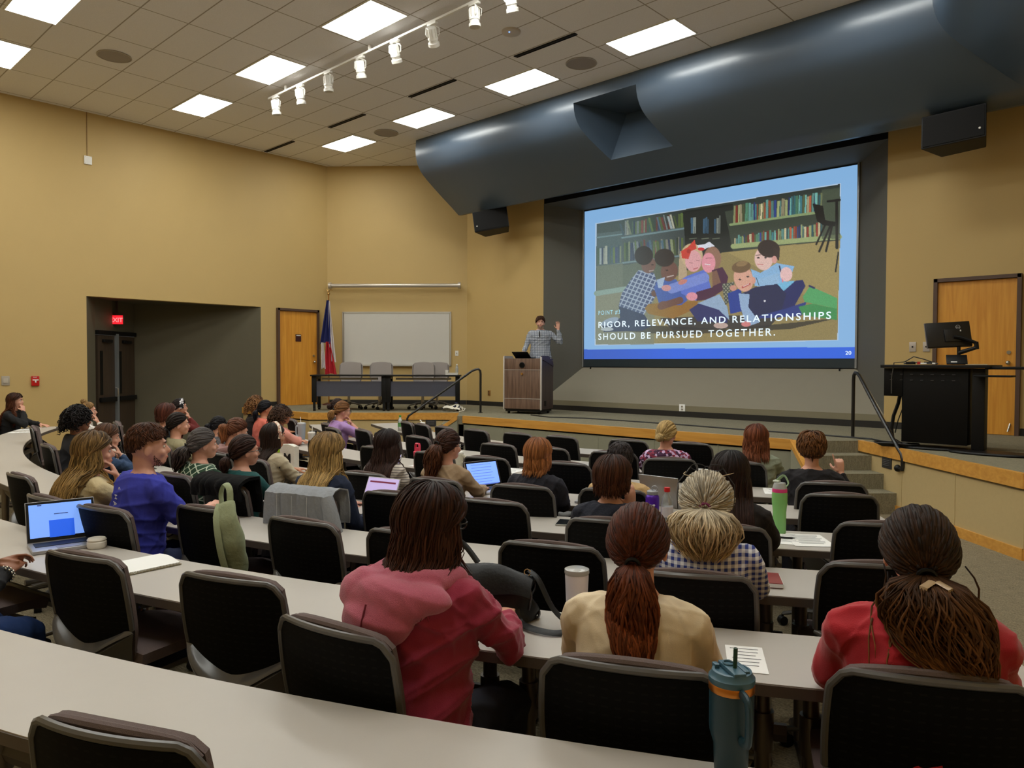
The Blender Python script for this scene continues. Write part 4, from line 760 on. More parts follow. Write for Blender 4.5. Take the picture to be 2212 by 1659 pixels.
    poly([(520,1075),(880,1055),(880,1105),(700,1185),(520,1150),(490,1110)],(150,106,44)); poly([(586,895),(722,895),(806,1050),(760,1085),(600,1085),(560,960)],(62,92,170)); line((610,1095),(750,1050),52,(108,70,60)); ell(630,1085,38,30,(112,74,62))
    ell(672,838,64,76,(108,70,60),14); ell(636,738,76,68,(36,27,25)); ell(655,830,11,5,(36,22,20)); line((655,880),(702,868),9,(215,200,195)); poly([(580,900),(640,880),(620,960),(590,960)],(170,190,220))
    # hugging girls
    poly([(750,690),(800,690),(800,880),(738,905),(742,780)],(186,164,132)); ell(838,722,82,92,(205,180,140)); ell(848,762,62,82,(226,166,170)); poly([(800,872),(940,822),(985,985),(870,1055),(760,1000),(760,900)],(92,116,206)); line((690,965),(930,885),74,(122,142,214)); ell(650,960,36,24,(214,150,150)); ell(770,915,36,18,(200,130,120),-20)
    for x,y in ((830,775),(882,758)): line((x-12,y),(x+12,y+2),5,(90,50,50))
    line((850,822),(880,812),8,(170,60,70)); poly([(758,690),(808,660),(858,606),(872,672),(832,690),(812,748),(765,742)],(206,64,52)); ell(815,690,16,16,(170,40,36))
    ell(988,745,66,92,(150,112,92)); ell(960,775,52,76,(230,152,165)); poly([(985,830),(1062,806),(1105,880),(1085,965),(960,1045),(872,1055),(868,990),(990,955)],(72,26,62)); poly([(960,850),(1020,830),(1050,920),(985,950)],(150,118,80),.7)
    poly([(875,645),(930,640),(965,620),(1008,655),(960,662),(900,690)],(225,228,240)); ell(905,675,26,12,(210,50,60)); line((940,742),(985,740),5,(110,60,60)); line((935,785),(972,790),9,(240,235,235)); ell(838,1022,42,32,(226,150,165))
    poly([(818,1120),(900,1065),(1090,1110),(1100,1215),(880,1205)],(38,44,104)); poly([(880,1072),(1040,1005),(1098,1100),(1112,1195),(1035,1120)],(150,176,204)); m=poly([(1058,930),(1150,915),(1145,1040),(1080,1085)],(70,76,70)); put((np.sin(U*.25)*np.sin(V*.22)>.2)*m*1.,(176,176,150),.8); ell(1050,1235,55,22,(196,170,160))
    # two boys on the right
    poly([(1270,820),(1340,850),(1460,778),(1590,800),(1560,880),(1480,965),(1300,945)],(140,186,226)); poly([(1100,1000),(1200,960),(1210,1130),(1120,1150)],(28,60,150)); poly([(1455,925),(1590,905),(1560,1000),(1480,1010)],(120,190,226)); poly([(1480,1010),(1600,905),(1650,900),(1672,945),(1570,1130),(1460,1150)],(24,34,98)); poly([(1320,1095),(1500,1120),(1680,1060),(1640,1165),(1330,1185)],(36,56,132))
    poly([(1650,1025),(1705,945),(1905,1035),(1903,1112),(1665,1062)],(84,168,104)); poly([(1620,1098),(1720,1075),(1902,1112),(1900,1195),(1650,1160)],(62,146,84)); line((1700,945),(1735,960),16,(28,34,90))
    poly([(1180,1010),(1300,955),(1460,928),(1530,1000),(1500,1118),(1320,1168),(1205,1150)],(24,32,78)); poly([(1180,1000),(1262,1005),(1252,1100),(1335,1212),(1240,1245),(1195,1105)],(152,180,214)); poly([(1300,905),(1470,850),(1480,930),(1330,945)],(150,190,225)); line((1310,885),(1330,940),7,(30,50,60)); line((1480,800),(1492,850),12,(30,40,80)); ell(1235,1225,36,20,(214,130,130)); ell(1372,1055,8,8,(235,235,240))
    ell(1365,745,70,88,(232,194,184)); ell(1402,672,84,66,(46,33,31),12); poly([(1430,650),(1482,690),(1478,760),(1440,740)],(52,38,34)); ell(1443,752,20,28,(220,160,150)); 
    for x in (1325,1378): line((x-18,722),(x+16,716),7,(60,34,34)); ell(x,738,10,6,(50,36,40))
    line((1318,785),(1360,788),7,(190,90,90)); ell(1530,860,46,54,(238,196,194)); line((1500,895),(1505,915),10,(240,120,140))
    ell(1216,892,72,100,(222,168,146),-14); ell(1200,806,72,44,(112,86,58),-10); ell(1205,782,44,20,(146,118,80),-12)
    for x,y in ((1190,898),(1248,876)): ell(x,y,11,6,(60,44,44))
    line((1210,955),(1262,930),16,(186,70,70)); line((1216,949),(1256,930),7,(245,240,238)); ell(1290,905,16,26,(220,160,140)); ell(1140,960,26,22,(210,150,130))
    put(np.clip((760-U)/1000,0,.34)*PM,(150,182,186)); gr=rg.uniform(.93,1.07,U.shape)[...,None]; C[:]=np.where(PM[...,None],C*gr,C)  # washed-out haze over the left side is blended into the slide colours
    put(((V>1411-(U-50)*.0095)).astype(float),(40,104,236)); put(((V>1411-(U-50)*.0095)&(U<700)).astype(float)*np.clip((700-U)/1200,0,.4),(60,90,170))
    c=C/255; L_=np.where(c<=.04045,c/12.92,((c+.055)/1.055)**2.4)
    me=bpy.data.meshes.new('projected_slide'); W_=nx+1; n=(nx+1)*(nz+1)
    co=np.zeros((n,3),np.float32); co[:,0]=X.ravel(); co[:,1]=YS-.03; co[:,2]=Z.ravel()
    i=np.arange(nz)[:,None]*W_+np.arange(nx)[None]; q=np.stack([i,i+W_,i+W_+1,i+1],-1).reshape(-1,4)
    me.vertices.add(n); me.vertices.foreach_set('co',co.ravel()); me.loops.add(q.size); me.loops.foreach_set('vertex_index',q.ravel().astype(np.int32))
    me.polygons.add(len(q)); me.polygons.foreach_set('loop_start',np.arange(0,q.size,4,dtype=np.int32)); me.update(); me.validate()
    a=me.color_attributes.new('slide','FLOAT_COLOR','POINT'); a.data.foreach_set('color',np.concatenate([L_.reshape(-1,3),np.ones((n,1))],1).astype(np.float32).ravel())
    m,t,p=nt('projected_slide'); vc=N(t,'ShaderNodeVertexColor',layer_name='slide'); t.links.new(vc.outputs[0],p.inputs['Emission Color']); p.inputs['Emission Strength'].default_value=SCREEN; p.inputs['Base Color'].default_value=(.06,.06,.06,1); p.inputs['Roughness'].default_value=.8
    m.cycles.emission_sampling='FRONT'
    return me,m
t=empty('projection_screen',(0,0,0),0,'large projection screen showing a slide of hugging children','projection screen')
me,m=slide(); sl_o=link('slide_picture',me,m,t)
build('screen_surface',G().box((-6.905,YS-.005,3.28),(5.5,.02,3.3)),mat('screen_black_border',(26,30,32),.6),t,smooth=False)
build('bottom_border',G().box((-6.9,YS-.022,1.72),(5.46,.008,.15)),mat('screen_teal_border',(30,44,52),.5),t,smooth=False)
[build('side_rail',G().box((x,YS-.03,3.28),(.03,.03,3.28)),mat('silver_rail',(150,155,160),.35,.6),t,smooth=False) for x in (-9.655,-4.15)]
[build('lashing_hook',G().box((x,YS-.04,1.62),(.02,.02,.05)),M_black,t,smooth=False) for x in (-9.45,-4.4)]; build('top_edge',G().box((-6.9,YS-.03,4.905),(5.46,.012,.008)),M_black,t,smooth=False)
def emis(name,c,s): return mat(name,c,.6,emit=(c,s),var=0)
def fit(name,body,x0,x1,z0,zc,m_,bold=.004,sp=1.25):
    o=text(name,body,1.,m_,t,(x0,YS-.034,z0),bold=bold*6,space=sp,ext=0); v=[q.co for q in o.data.vertices]; w_=max(q.x for q in v)-min(q.x for q in v); top=max(q.y for q in v)
    if ',' in body: top=.729*1.0
    xm=min(q.x for q in v); sx=(x1-x0)/w_; sy=(zc-z0)/max(.70,min(top,.75)); o.scale=(sx,sy,1); o.location.x=x0-xm*sx; return o
mt=emis('slide_lettering',(214,232,246),SCREEN); mt2=emis('slide_lettering_pale',(150,200,222),SCREEN)
fit('slide_text_heading','POINT #3',-9.255,-8.72,2.714,2.80,mt2,.0); fit('slide_text_line','RIGOR, RELEVANCE, AND RELATIONSHIPS',-9.255,-4.547,2.45,2.575,mt,.0015,1.28); fit('slide_text_line','SHOULD BE PURSUED TOGETHER.',-9.255,-5.49,2.201,2.33,mt,.001,1.32); fit('slide_number','20',-4.313,-4.221,1.862,1.921,mt,.002,1.)
# ------------------------------------------------------------ people
def smoothpath(P,k=3):
    P=[Vector(p) for p in P]; out=[]
    for i in range(len(P)-1):
        a=P[max(i-1,0)];b=P[i];c=P[i+1];d=P[min(i+2,len(P)-1)]
        for j in range(k):
            t=j/k; out.append(.5*((2*b)+(c-a)*t+(2*a-5*b+4*c-d)*t*t+(3*b-a-3*c+d)*t**3))
    out.append(P[-1]); return out
def sm_r(r,k=3):
    out=[]
    for i in range(len(r)-1):
        for j in range(k):
            t=j/k; a,b=r[i],r[i+1]
            out.append(tuple(x+(y-x)*t for x,y in zip(a,b)) if hasattr(a,'__len__') else a+(b-a)*t)
    out.append(r[-1]); return out
def limb(g,P,r,n=12,up=None): g.tube(smoothpath(P),sm_r(r),n,up=up)
def skin_mat(c): return mat('skin_%d_%d_%d'%c,c,.5,var=.06,vs=20,bump=.05,bs=200,spec=.4)
def hand(g,w,d,nrm,side,curl=.35,s=1.,point=False,spread=.3,thumb_up=0.):
    """palm and five separate bent fingers; w wrist, d finger direction, nrm back of the hand"""
    d=Vector(d).normalized(); nrm=Vector(nrm); nrm=(nrm-d*nrm.dot(d)).normalized(); lat=d.cross(nrm)*side
    w=Vector(w); g.tube([w-d*.01,w+d*.03*s,w+d*.07*s,w+d*.092*s],[(.024*s,.017*s),(.034*s,.017*s),(.040*s,.014*s),(.034*s,.010*s)],12,up=nrm)
    for i,(o,L) in enumerate(((-.031,.066),(-.0108,.079),(.0100,.083),(.0305,.074))):   # little .. index
        b=w+d*.085*s+lat*o*s; c=curl*(1+.12*(3-i)); dd=(d+lat*o*spread*12).normalized()
        if point and i==3: c=.04
        elif point: c=1.25
        P=[b];
        for k,f in enumerate((.45,.3,.25)):
            a=c*(k*.9+.6); v=dd*cos(a)-nrm*sin(a); P.append(P[-1]+v*L*f*s)
        g.tube([b-d*.02*s]+P,[.0090*s,.0084*s,.0080*s,.0075*s,.0062*s],8)
    b=w+d*.025*s+lat*.028*s; v=(d*.55+lat*(.75-.3*min(curl,1))-nrm*(.25+.3*curl)).normalized(); v2=(d*.85+lat*(.2-.3*curl)-nrm*(.15+.5*curl)).normalized()
    g.tube([b-v*.01*s,b+v*.03*s,b+v*.05*s+v2*.008*s,b+v*.052*s+v2*.035*s],[.014*s,.0115*s,.0105*s,.0075*s],8)
TOR=((.44,.160,.125),(.52,.178,.135),(.62,.162,.122),(.74,.150,.112),(.86,.168,.116),(.95,.176,.110),(1.005,.158,.092),(1.045,.098,.072),(1.08,.058,.056))
def spine(z,lean): 
    t=max(0,(z-.50)/.58); return lean*t**1.4
def torso(g,lean,k,off,zmax=1.1,zmin=.4):
    P=[];r=[]
    for z,a,b in TOR:
        if z>zmax or z<zmin: continue
        P.append((0,spine(z,lean),z)); r.append((a*k[0]+off,b*k[1]+off))
    g.tube(smoothpath(P,2),sm_r(r,2),24,up=(0,1,0))
def wrinkle(o,amp,seed,sc=1.):
    me=o.data; n=len(me.vertices); co=np.empty(n*3,np.float32); me.vertices.foreach_get('co',co); co=co.reshape(-1,3); no=np.empty(n*3,np.float32); me.vertices.foreach_get('normal',no); no=no.reshape(-1,3)
    r=np.random.RandomState(seed); d=np.zeros(n)
    for i in range(9):
        k=r.normal(size=3); k/=np.linalg.norm(k); k*=r.uniform(14,42)*sc; ph=r.uniform(0,6.28); w=r.normal(size=3)*r.uniform(5,9); q=np.sin(co@k+ph+1.6*np.sin(co@w+ph*2)); d+=((1-np.abs(q))**2.2*1.6-.35)*r.uniform(.4,1)*np.clip(.3+1.2*np.sin(co@(w*.9)+ph),0,1)
    co+=no*(d*amp/1.5)[:,None].astype(np.float32); me.vertices.foreach_set('co',co.ravel()); me.update()
class Hair:
    def __init__(s): s.v=[];s.f=[];s.a=[]
    def lock(s,P,r,rd,n=5,flat=.5,up=None,ta=0.,tb=1.):
        m=len(P); o=len(s.v); L=0; u=Vector(up) if up else Vector((0,-1,.3)); t0=0
        for i in range(m):
            T=(P[min(i+1,m-1)]-P[max(i-1,0)]); T=T.normalized() if T.length>1e-7 else Vector((0,0,-1))
            u=u-T*u.dot(T); u=u.normalized() if u.length>1e-6 else T.orthogonal().normalized(); w=T.cross(u)
            if i: L+=(P[i]-P[i-1]).length
            t=i/(m-1); q=r*(.75+.25*sin(pi*min(1,t*1.5)))*(1-max(0,(t-.72)/.28)**2*.85)
            for k in range(n):
                a=2*pi*k/n; s.v.append(P[i]+w*(q*cos(a))+u*(q*flat*sin(a))); s.a.append((k/n*.5+rd*7,L*9,rd,ta+(tb-ta)*t))
        for i in range(m-1):
            for k in range(n): s.f.append((o+i*n+k,o+i*n+(k+1)%n,o+(i+1)*n+(k+1)%n,o+(i+1)*n+k))
        s.f+= [tuple(range(o,o+n))[::-1],tuple(range(o+(m-1)*n,o+m*n))]
    def build(s,name,m,parent):
        me=bpy.data.meshes.new(name); me.from_pydata([tuple(v) for v in s.v],[],s.f); me.shade_smooth(); a=np.array(s.a,np.float32)
        c=me.color_attributes.new('lk','FLOAT_COLOR','POINT'); q=np.ones((len(a),4),np.float32); q[:,0]=a[:,2]; q[:,1]=a[:,3]; c.data.foreach_set('color',q.ravel())
        uv=me.uv_layers.new(name='UVMap'); li=np.empty(len(me.loops),np.int32); me.loops.foreach_get('vertex_index',li); uv.data.foreach_set('uv',a[li][:,:2].ravel()); return link(name,me,m,parent)
RAD=Vector((.081,.099,.106))
def dirv(al,ph): al,ph=R_(al),R_(ph); return Vector((sin(al)*sin(ph),-sin(al)*cos(ph),cos(al)))
def hairline(ph,up=0):
    p=abs(ph); return 120 if p<45 else (120-(p-45)*.62 if p<95 else (89-(p-95)*.55))
def make_hair(h,HM,lean,k,q,seed):
    """h: hair description; HM: head matrix in person space; q: detail 0..1"""
    r=random.Random(seed); H=Hair(); st=h['s']; n=int((240+1150*q*q)*h.get('n',1)); wd=(.0118-.0072*q)*h.get('w',1); Wc=h.get('W',.135); vol=h.get('vol',.012); wave=h.get('wave',.006); L=h.get('L',.25); seg=int(8+8*q)
    def S(d,off): return HM@Vector((d.x*(RAD.x+off),d.y*(RAD.y+off)-.006,d.z*(RAD.z+off)+.006))
    # scalp shell
    nu,nv=28,16
    for j in range(nv+1):
        for i in range(nu):
            d=dirv(180*j/nv*.999,-180+360*i/nu); o=-.02 if (abs(-180+360*i/nu)>0 and 180*j/nv>hairline(-180+360*i/nu)-2-(h.get('up',0) if abs(-180+360*i/nu)<115 else 0)) else (.0035+vol*.35)
            H.v.append(S(d,o)); H.a.append((i/nu*3,j*.1,.25,.15))
    H.f+=[(j*nu+i,(j+1)*nu+i,(j+1)*nu+(i+1)%nu,j*nu+(i+1)%nu) for j in range(nv) for i in range(nu)]
    def outside(p,m=1.06,pad=.0):
        z=min(max(p.z,.45),1.0795); a=b=.1
        for (z0,a0,b0),(z1,a1,b1) in zip(TOR,TOR[1:]):
            if z0<=z<=z1: t=(z-z0)/(z1-z0); a=(a0+(a1-a0)*t)*k[0]+.018+pad; b=(b0+(b1-b0)*t)*k[1]+.020+pad; break
        if p.z>1.085: return p
        cy=spine(z,lean); x=p.x; dx=x-HM.translation.x
        if abs(dx)>Wc*.7: x=HM.translation.x+math.copysign(Wc*.7+(Wc*.45)*math.tanh((abs(dx)-Wc*.7)/(Wc*.45)),dx)
        sg_=-1 if p.y<cy+.045 else 1; need=0.
        if abs(x)<a*m: need=b*m*math.sqrt(max(0,1-(x/(a*m))**2))
        for sx in (-1,1):
            R0=.080+pad; q_=R0*R0-(x-sx*.17*k[0])**2-(p.z-.975)**2
            if q_>0: need=max(need,math.sqrt(q_))
        p=Vector((x,cy+sg_*need,p.z)) if (p.y-cy)*sg_<need else Vector((x,p.y,p.z))
        return p
    def hang(P,L,ph,rd,flare=.0,w=wave,curl=0.):
        p=P[-1].copy(); t0=(P[-1]-P[-2]).normalized(); m=max(4,int(L/.035)); ds=L/m; a0=r.uniform(0,6.28); f=r.uniform(18,30)*h.get('f',1); out=(HM.to_3x3()@Vector((sin(R_(ph)),-cos(R_(ph)),0))).normalized(); lat=Vector((0,0,1)).cross(out)
        dr=r.gauss(0,.05); rp=r.random()*h.get('thick',.018)
        for i in range(m):
            t=(i+1)/m; v=t0*(1-min(1,t*3.5))+Vector((0,0,-1))*min(1,t*3.5)+out*flare*(1-t)+lat*dr; p=p+v.normalized()*ds
            s=w*min(1,t*2.2); qv=p+lat*s*sin(f*t*L*6+a0)+out*s*.8*cos(f*t*L*6+a0*1.3)
            P.append(outside(qv,1.05,rp))
    if st in('down','bob'):
        mx=h.get('side',105)
        for i in range(n):
            ph=r.uniform(-mx,mx); front=r.random()<.3; part=h.get('part',8)
            if front: ph1=r.choice((-1,1))*r.uniform(70,mx); ph0=math.copysign(r.uniform(120,176),ph1); a0=r.uniform(18,58); a1=hairline(ph1)+r.uniform(-8,4)
            else: ph1=ph; ph0=ph*1.0+part; a0=r.uniform(3,34); a1=hairline(ph1)+r.uniform(-14,2) if abs(ph1)>60 else r.uniform(95,116)
            off=vol*r.uniform(.35,1.15); P=[]
            for j in range(seg+1):
                t=j/seg; d=dirv(a0+(a1-a0)*t,ph0+(ph1-ph0)*t**.8); e=wave*.35*sin(7*t+i); P.append(S(d,off*(.55+.45*sin(pi*min(1,t*.9)))+e*.4))
            l=L*r.uniform(.75,1.08)*(h.get('front',1.) if abs(ph1)>80 else 1.)
            if l>.02: hang(P,l,ph1,i,h.get('flare',.12))
            H.lock(P,wd*r.uniform(.7,1.3),r.random(),up=tuple(HM.to_3x3()@dirv(60,ph1)))
    elif st in('tail','bun'):
        te=h.get('tie',88); T=dirv(te,h.get('tph',0))
        for i in range(n):
            ph=r.uniform(-176,176); a0=hairline(ph)-r.uniform(0,3) if r.random()<.55 else r.uniform(8,hairline(ph)); d0=dirv(a0,ph); P=[]
            if d0.angle(T)<.12: continue
            off=vol*r.uniform(.4,1.0); ax=d0.cross(T).normalized(); an=d0.angle(T)
            for j in range(seg+1):
                t=j/seg; d=d0.copy(); d.rotate(Quaternion(ax,an*t*.97)); P.append(S(d,.003+off*(1-.75*t)*min(1,.4+t*2)+wave*.12*sin(9*t+i)))
            H.lock(P,wd*r.uniform(.7,1.25),r.random()*.9,up=tuple(HM.to_3x3()@d0),ta=h.get('ta',.0),tb=h.get('tb',.3))
        tp=S(T,.010); bk=(HM.to_3x3()@T).normalized()
        if st=='tail':
            R0=h.get('R',.03)
            for i in range(int(n*.75)):
                a=r.uniform(0,6.28); rr=math.sqrt(r.random()); ox,oy=rr*cos(a),rr*sin(a); l=L*r.uniform(.7,1.05); m=max(6,int(l/.025)); P=[]; a0=r.uniform(0,6.28); f=r.uniform(4,9); side=h.get('drift',0.)
                for j in range(m+1):
                    t=j/m; out=min(1,t*4); p=tp+bk*(.035*sin(min(1,t*3)*pi/2)+h.get('push',.0)*sin(pi*t))+Vector((side*t,0,-1))*max(0,(t-.04))*l
                    pf=.25+1.15*sin(pi*min(1,t*.85+.08))**.8 if j else .25; q_=p+Vector((ox*R0*pf,oy*R0*pf*.7,0))+Vector((sin(f*t+a0),cos(f*t+a0*1.4),0))*wave*out
                    P.append(outside(q_,1.04,.008*rr+.01*(1+oy)))
                H.lock(P,wd*r.uniform(.7,1.3),r.random(),up=tuple(bk),ta=.25)
        else:
            B=h.get('R',.035); c=tp+bk*B*.5
            for i in range(int(60+90*q)):
                ax=Vector((r.gauss(0,1),r.gauss(0,1),r.gauss(0,1))).normalized(); e=ax.orthogonal().normalized(); P=[]
                for j in range(11): a=j/10*r.uniform(3.4,3.9)+i; v=e.copy(); v.rotate(Quaternion(ax,a)); P.append(c+v*B*(.93+.1*r.random()))
                H.lock(P,wd*.8,r.random(),up=tuple(bk))
        tie=Hair(); 
    elif st=='short':
        for i in range(int(n*1.5)):
            ph=r.uniform(-178,178); hl=hairline(ph)-(h.get('up',0) if abs(ph)<115 else 0); a0=r.uniform(0,hl-12); l=h.get('S',26)*(1.15-a0/170); P=[]; sw=r.gauss(0,10)+h.get('sweep',0)*(1-a0/90)
            off=vol*(1.15-.95*min(1,a0/100))*r.uniform(.7,1.1)
            for j in range(6):
                t=j/5; al=a0+l*t; 
                if al>hl: al=hl
                P.append(S(dirv(al,ph+sw*t*60/max(25,a0)),off*(.6+.5*sin(pi*t*.7))+.002))
            H.lock(P,wd*r.uniform(.6,1.1),r.random(),up=tuple(HM.to_3x3()@dirv(a0,ph)))
    if st=='curly' or h.get('curls'):
        for i in range(int(n*1.3)):
            ph=r.uniform(-150,150); hl=min(116,hairline(ph)+6); a0=r.uniform(0,hl); d0=dirv(a0,ph); c=S(d0,vol*r.uniform(.3,1.)); nrm=(HM.to_3x3()@d0).normalized(); e=nrm.orthogonal().normalized(); e2=nrm.cross(e); l=L*r.uniform(.6,1.); P=[]; cr=h.get('cr',.012); a1=r.uniform(0,6.28); g_=Vector((0,0,-1))*.75+nrm*.5
            for j in range(12):
                t=j/11; P.append(c+g_*l*t+(e*cos(a1+9*t)+e2*sin(a1+9*t))*cr)
            H.lock([outside(p) for p in P],wd*.75,r.random())
    for (x,z,l,dx) in h.get('wisps',()):   # loose strands
        P=[HM@Vector((x,-.05,z))]; 
        for j in range(1,9): P.append(outside(P[0]+Vector((dx*j/8+.012*sin(j),-.03*sin(j*.5),-l*j/8))))
        H.lock(P,wd*.6,.8)
    return H,S
M_eye=mat('eye_white',(225,220,215),.2); M_iris=mat('eye_iris',(40,28,22),.2); M_lens=mat('spectacle_frame',(20,18,20),.3)
M_shoe=mat('dark_shoe',(30,28,30),.5); PEOPLE={}
def person(label,hx,hy,zt,rz,hair,top,skin=(206,150,124),bottom=(34,36,48),lean=.10,yaw=0,pitch=0,roll=0,arms=('table','table'),k=(1.,1.),q=.3,sleeve='long',neck=0.,top_kw=None,seed=1,stand=False,group=None,sit=.0,wr=1.,tw=0.,shoes=None,zfloor=0.,glasses=None,face=False,armk=1.):
    s=zt/1.30 if not stand else 1.
    lean*=.45; k=(k[0]*(.90 if not stand else 1.),k[1]*.92)
    neckp=Vector((0,spine(1.08,lean),1.065)); HC=neckp+Vector((0,.022,.125)); RM=Matrix.Rotation(R_(yaw),4,'Z')@Matrix.Rotation(R_(-pitch),4,'X')@Matrix.Rotation(R_(roll),4,'Y')
    HM=Matrix.Translation(neckp)@RM@Matrix.Translation(HC-neckp)
    F=Vector((-sin(R_(rz)),cos(R_(rz)),0)); Rt=Vector((cos(R_(rz)),sin(R_(rz)),0)); off=HM@Vector((0,-.01,0))
    root=empty('person',Vector((hx,hy,zfloor))-F*(off.y*s)-Rt*(off.x*s),R_(rz),label,'person',group); root.scale=(s,s,s)
    tz=.74/s; vox=.0095-.0035*q
    def arm_pts(i,sx):
        a=arms[i]; sh=Vector((sx*.172*k[0],spine(.98,lean),.972)); sw=Vector((sx*.1*k[0],spine(1.0,lean),.995))
        if isinstance(a,dict): el,wr_,hd,hn,cu,pt=Vector(a['e']),Vector(a['w']),a['d'],a['n'],a.get('c',.4),a.get('p',False)
        elif a=='table': el=Vector((sx*.25,lean+.10,tz+.06));wr_=Vector((sx*.13,lean+.33,tz+.035));hd=(-sx*.35,1,-.05);hn=(0,0,1);cu,pt=.35,False
        elif a=='type': el=Vector((sx*.245,lean+.02,tz+.02));wr_=Vector((sx*.09,lean+.27,tz+.05));hd=(-sx*.1,1,-.1);hn=(0,0,1);cu,pt=.45,False
        elif a=='cross': el=Vector((sx*.25,lean+.14,tz+.055));wr_=Vector((-sx*.02,lean+.26,tz+.045+.02*i));hd=(-sx,.25,0);hn=(0,0,1);cu,pt=.3,False
        elif a=='chin': el=Vector((sx*.20,lean+.25,tz+.05));wr_=Vector(HM@Vector((sx*.052,.125,-.165)));hd=(-sx*.25,-.3,.9);hn=(sx*.3,.8,.4);cu,pt=.9,False
        elif a=='lap': el=Vector((sx*.25,.0,.70));wr_=Vector((sx*.12,.24,.63));hd=(-sx*.4,1,-.1);hn=(0,0,1);cu,pt=.4,False
        if not stand and a!='chin': el.x*=.84; wr_.x*=.92
        elif a=='chin': el.x*=.9
        return sw,sh,el,wr_,hd,hn,cu,pt
    # body: one continuous skin
    g=G(); torso(g,lean,(k[0]*.93,k[1]*.92),-.010)
    nk=[(0,spine(1.02,lean),1.02),neckp+Vector((0,-.004,.01)),HM@Vector((0,-.028,-.075)),HM@Vector((0,-.02,-.01))]; g.tube(smoothpath(nk,3),sm_r([(.060,.055),(.052,.052),(.050,.054),(.05,.05)],3),14,up=(0,1,0))
    hd_=G(); hd_.ell((0,-.004,.012),(.074,.091,.098)); hd_.ell((0,.028,-.03),(.060,.066,.072)); hd_.ell((0,.052,-.078),(.040,.038,.034)); hd_.ell((0,.07,-.085),(.022,.02,.018)); hd_.ell((0,.10,-.030),(.013,.016,.013)); hd_.tube([(0,.083,.012),(0,.095,-.01),(0,.106,-.028)],[.008,.009,.011],8); hd_.ell((0,.083,.022),(.045,.012,.010)); hd_.ell((0,.087,-.058),(.024,.012,.007)); hd_.ell((0,.085,-.068),(.020,.012,.007))
    for sx in (-1,1): hd_.ell((sx*.077,-.006,-.018),(.009,.020,.031),Matrix.Rotation(R_(sx*18),3,'Z')@Matrix.Rotation(R_(-10),3,'X')); hd_.ell((sx*.04,.068,-.035),(.022,.018,.02))
    hd_.xf(HM); g.add(hd_.v,hd_.f)
    for i,sx in ((0,-1),(1,1)):
        sw,sh,el,w_,hd,hn,cu,pt=arm_pts(i,sx); z_=.84 if sleeve=='long' else .95; limb(g,[sw,sh,sh*.5+el*.5,el,el*.45+w_*.55,w_],[.044*z_,.045*z_,.042*z_,.037*z_,.036*z_,.025],12); hand(g,w_,hd,hn,-sx if False else -sx,cu,1.,pt)
    if not stand:
        for sx in (-1,1): limb(g,[(sx*.09,0,.52),(sx*.12,.2,.53),(sx*.13,.40,.50),(sx*.12,.42,.44),(sx*.12,.40,.25),(sx*.12,.38,.09)],[.07,.06,.046,.043,.038,.033]); 
    else:
        for sx in (-1,1): limb(g,[(sx*.09,0,.50),(sx*.10,.0,.2),(sx*.10,.01,.02),(sx*.10,0,-.2),(sx*.10,-.02,-.42)],[.085,.075,.052,.05,.035])
    b=build('body',g,skin_mat(skin),root); bake(b,[('REMESH',dict(mode='VOXEL',voxel_size=vox,use_smooth_shade=True)),('SMOOTH',dict(factor=.5,iterations=3))]); b.data.shade_smooth()
    # top
    kw=top_kw or {}
    g=G(); torso(g,lean,k,.014+kw.get('loose',0),zmax=1.05,zmin=.42 if not kw.get('hem') else kw['hem'])
    for i,sx in ((0,-1),(1,1)):
        sw,sh,el,w_,*_=arm_pts(i,sx); rr=1.+kw.get('loose',0)*8
        if sleeve=='long': limb(g,[sw,sh,sh*.5+el*.5,el,el*.45+w_*.55,w_*.97+el*.03],[.056,.058*rr,.053*rr,.050*rr,.045*rr,.034*rr],14)
        elif sleeve=='half': limb(g,[sw,sh,sh*.5+el*.5,el*.95+sh*.05],[.06,.066*rr,.060*rr,.056*rr],14)
        else: limb(g,[sw,sh,sh*.35+el*.65],[.06,.066*rr,.066*rr],14)
    if kw.get('collar'): g.tube([(.065*cos(a),spine(1.05,lean)+.065*sin(a),1.055+.012*sin(a+pi)) for a in np.linspace(0,2*pi,17)[:-1]],.015,8,closed=True)
    o=build('top',g,top,root); bake(o,[('REMESH',dict(mode='VOXEL',voxel_size=vox*1.15,use_smooth_shade=True)),('SMOOTH',dict(factor=.6,iterations=8))]); wrinkle(o,.0075*wr,seed); o.data.shade_smooth()
    if kw.get('name'): o.name=kw['name']
    # trousers and shoes
    g=G(); mb=mat('cloth_%d_%d_%d'%bottom,bottom,.9,bump=.2,bs=30)
    if not stand:
        g.ell((0,.02,.53),(.175*k[0],.13,.085))
        for sx in (-1,1): limb(g,[(sx*.09,0,.53),(sx*.12,.2,.54),(sx*.13,.40,.51),(sx*.12,.43,.44),(sx*.12,.40,.25),(sx*.12,.39,.12)],[.1,.088,.07,.066,.058,.055])
        ft=[((sx*.12,.38,.05/s)) for sx in (-1,1)]
    else:
        g.ell((0,0,.5),(.17,.12,.12))
        for sx in (-1,1): limb(g,[(sx*.09,0,.50),(sx*.10,.0,.2),(sx*.10,.01,.0),(sx*.10,-.01,-.2),(sx*.10,-.02,-.46)],[.1,.088,.068,.062,.06])
        ft=[(sx*.10,-.02,-.5) for sx in (-1,1)]
    o=build('trousers',g,mb,root); bake(o,[('REMESH',dict(mode='VOXEL',voxel_size=.014,use_smooth_shade=True)),('SMOOTH',dict(factor=.6,iterations=5))]); wrinkle(o,.006,seed+3); o.data.shade_smooth()
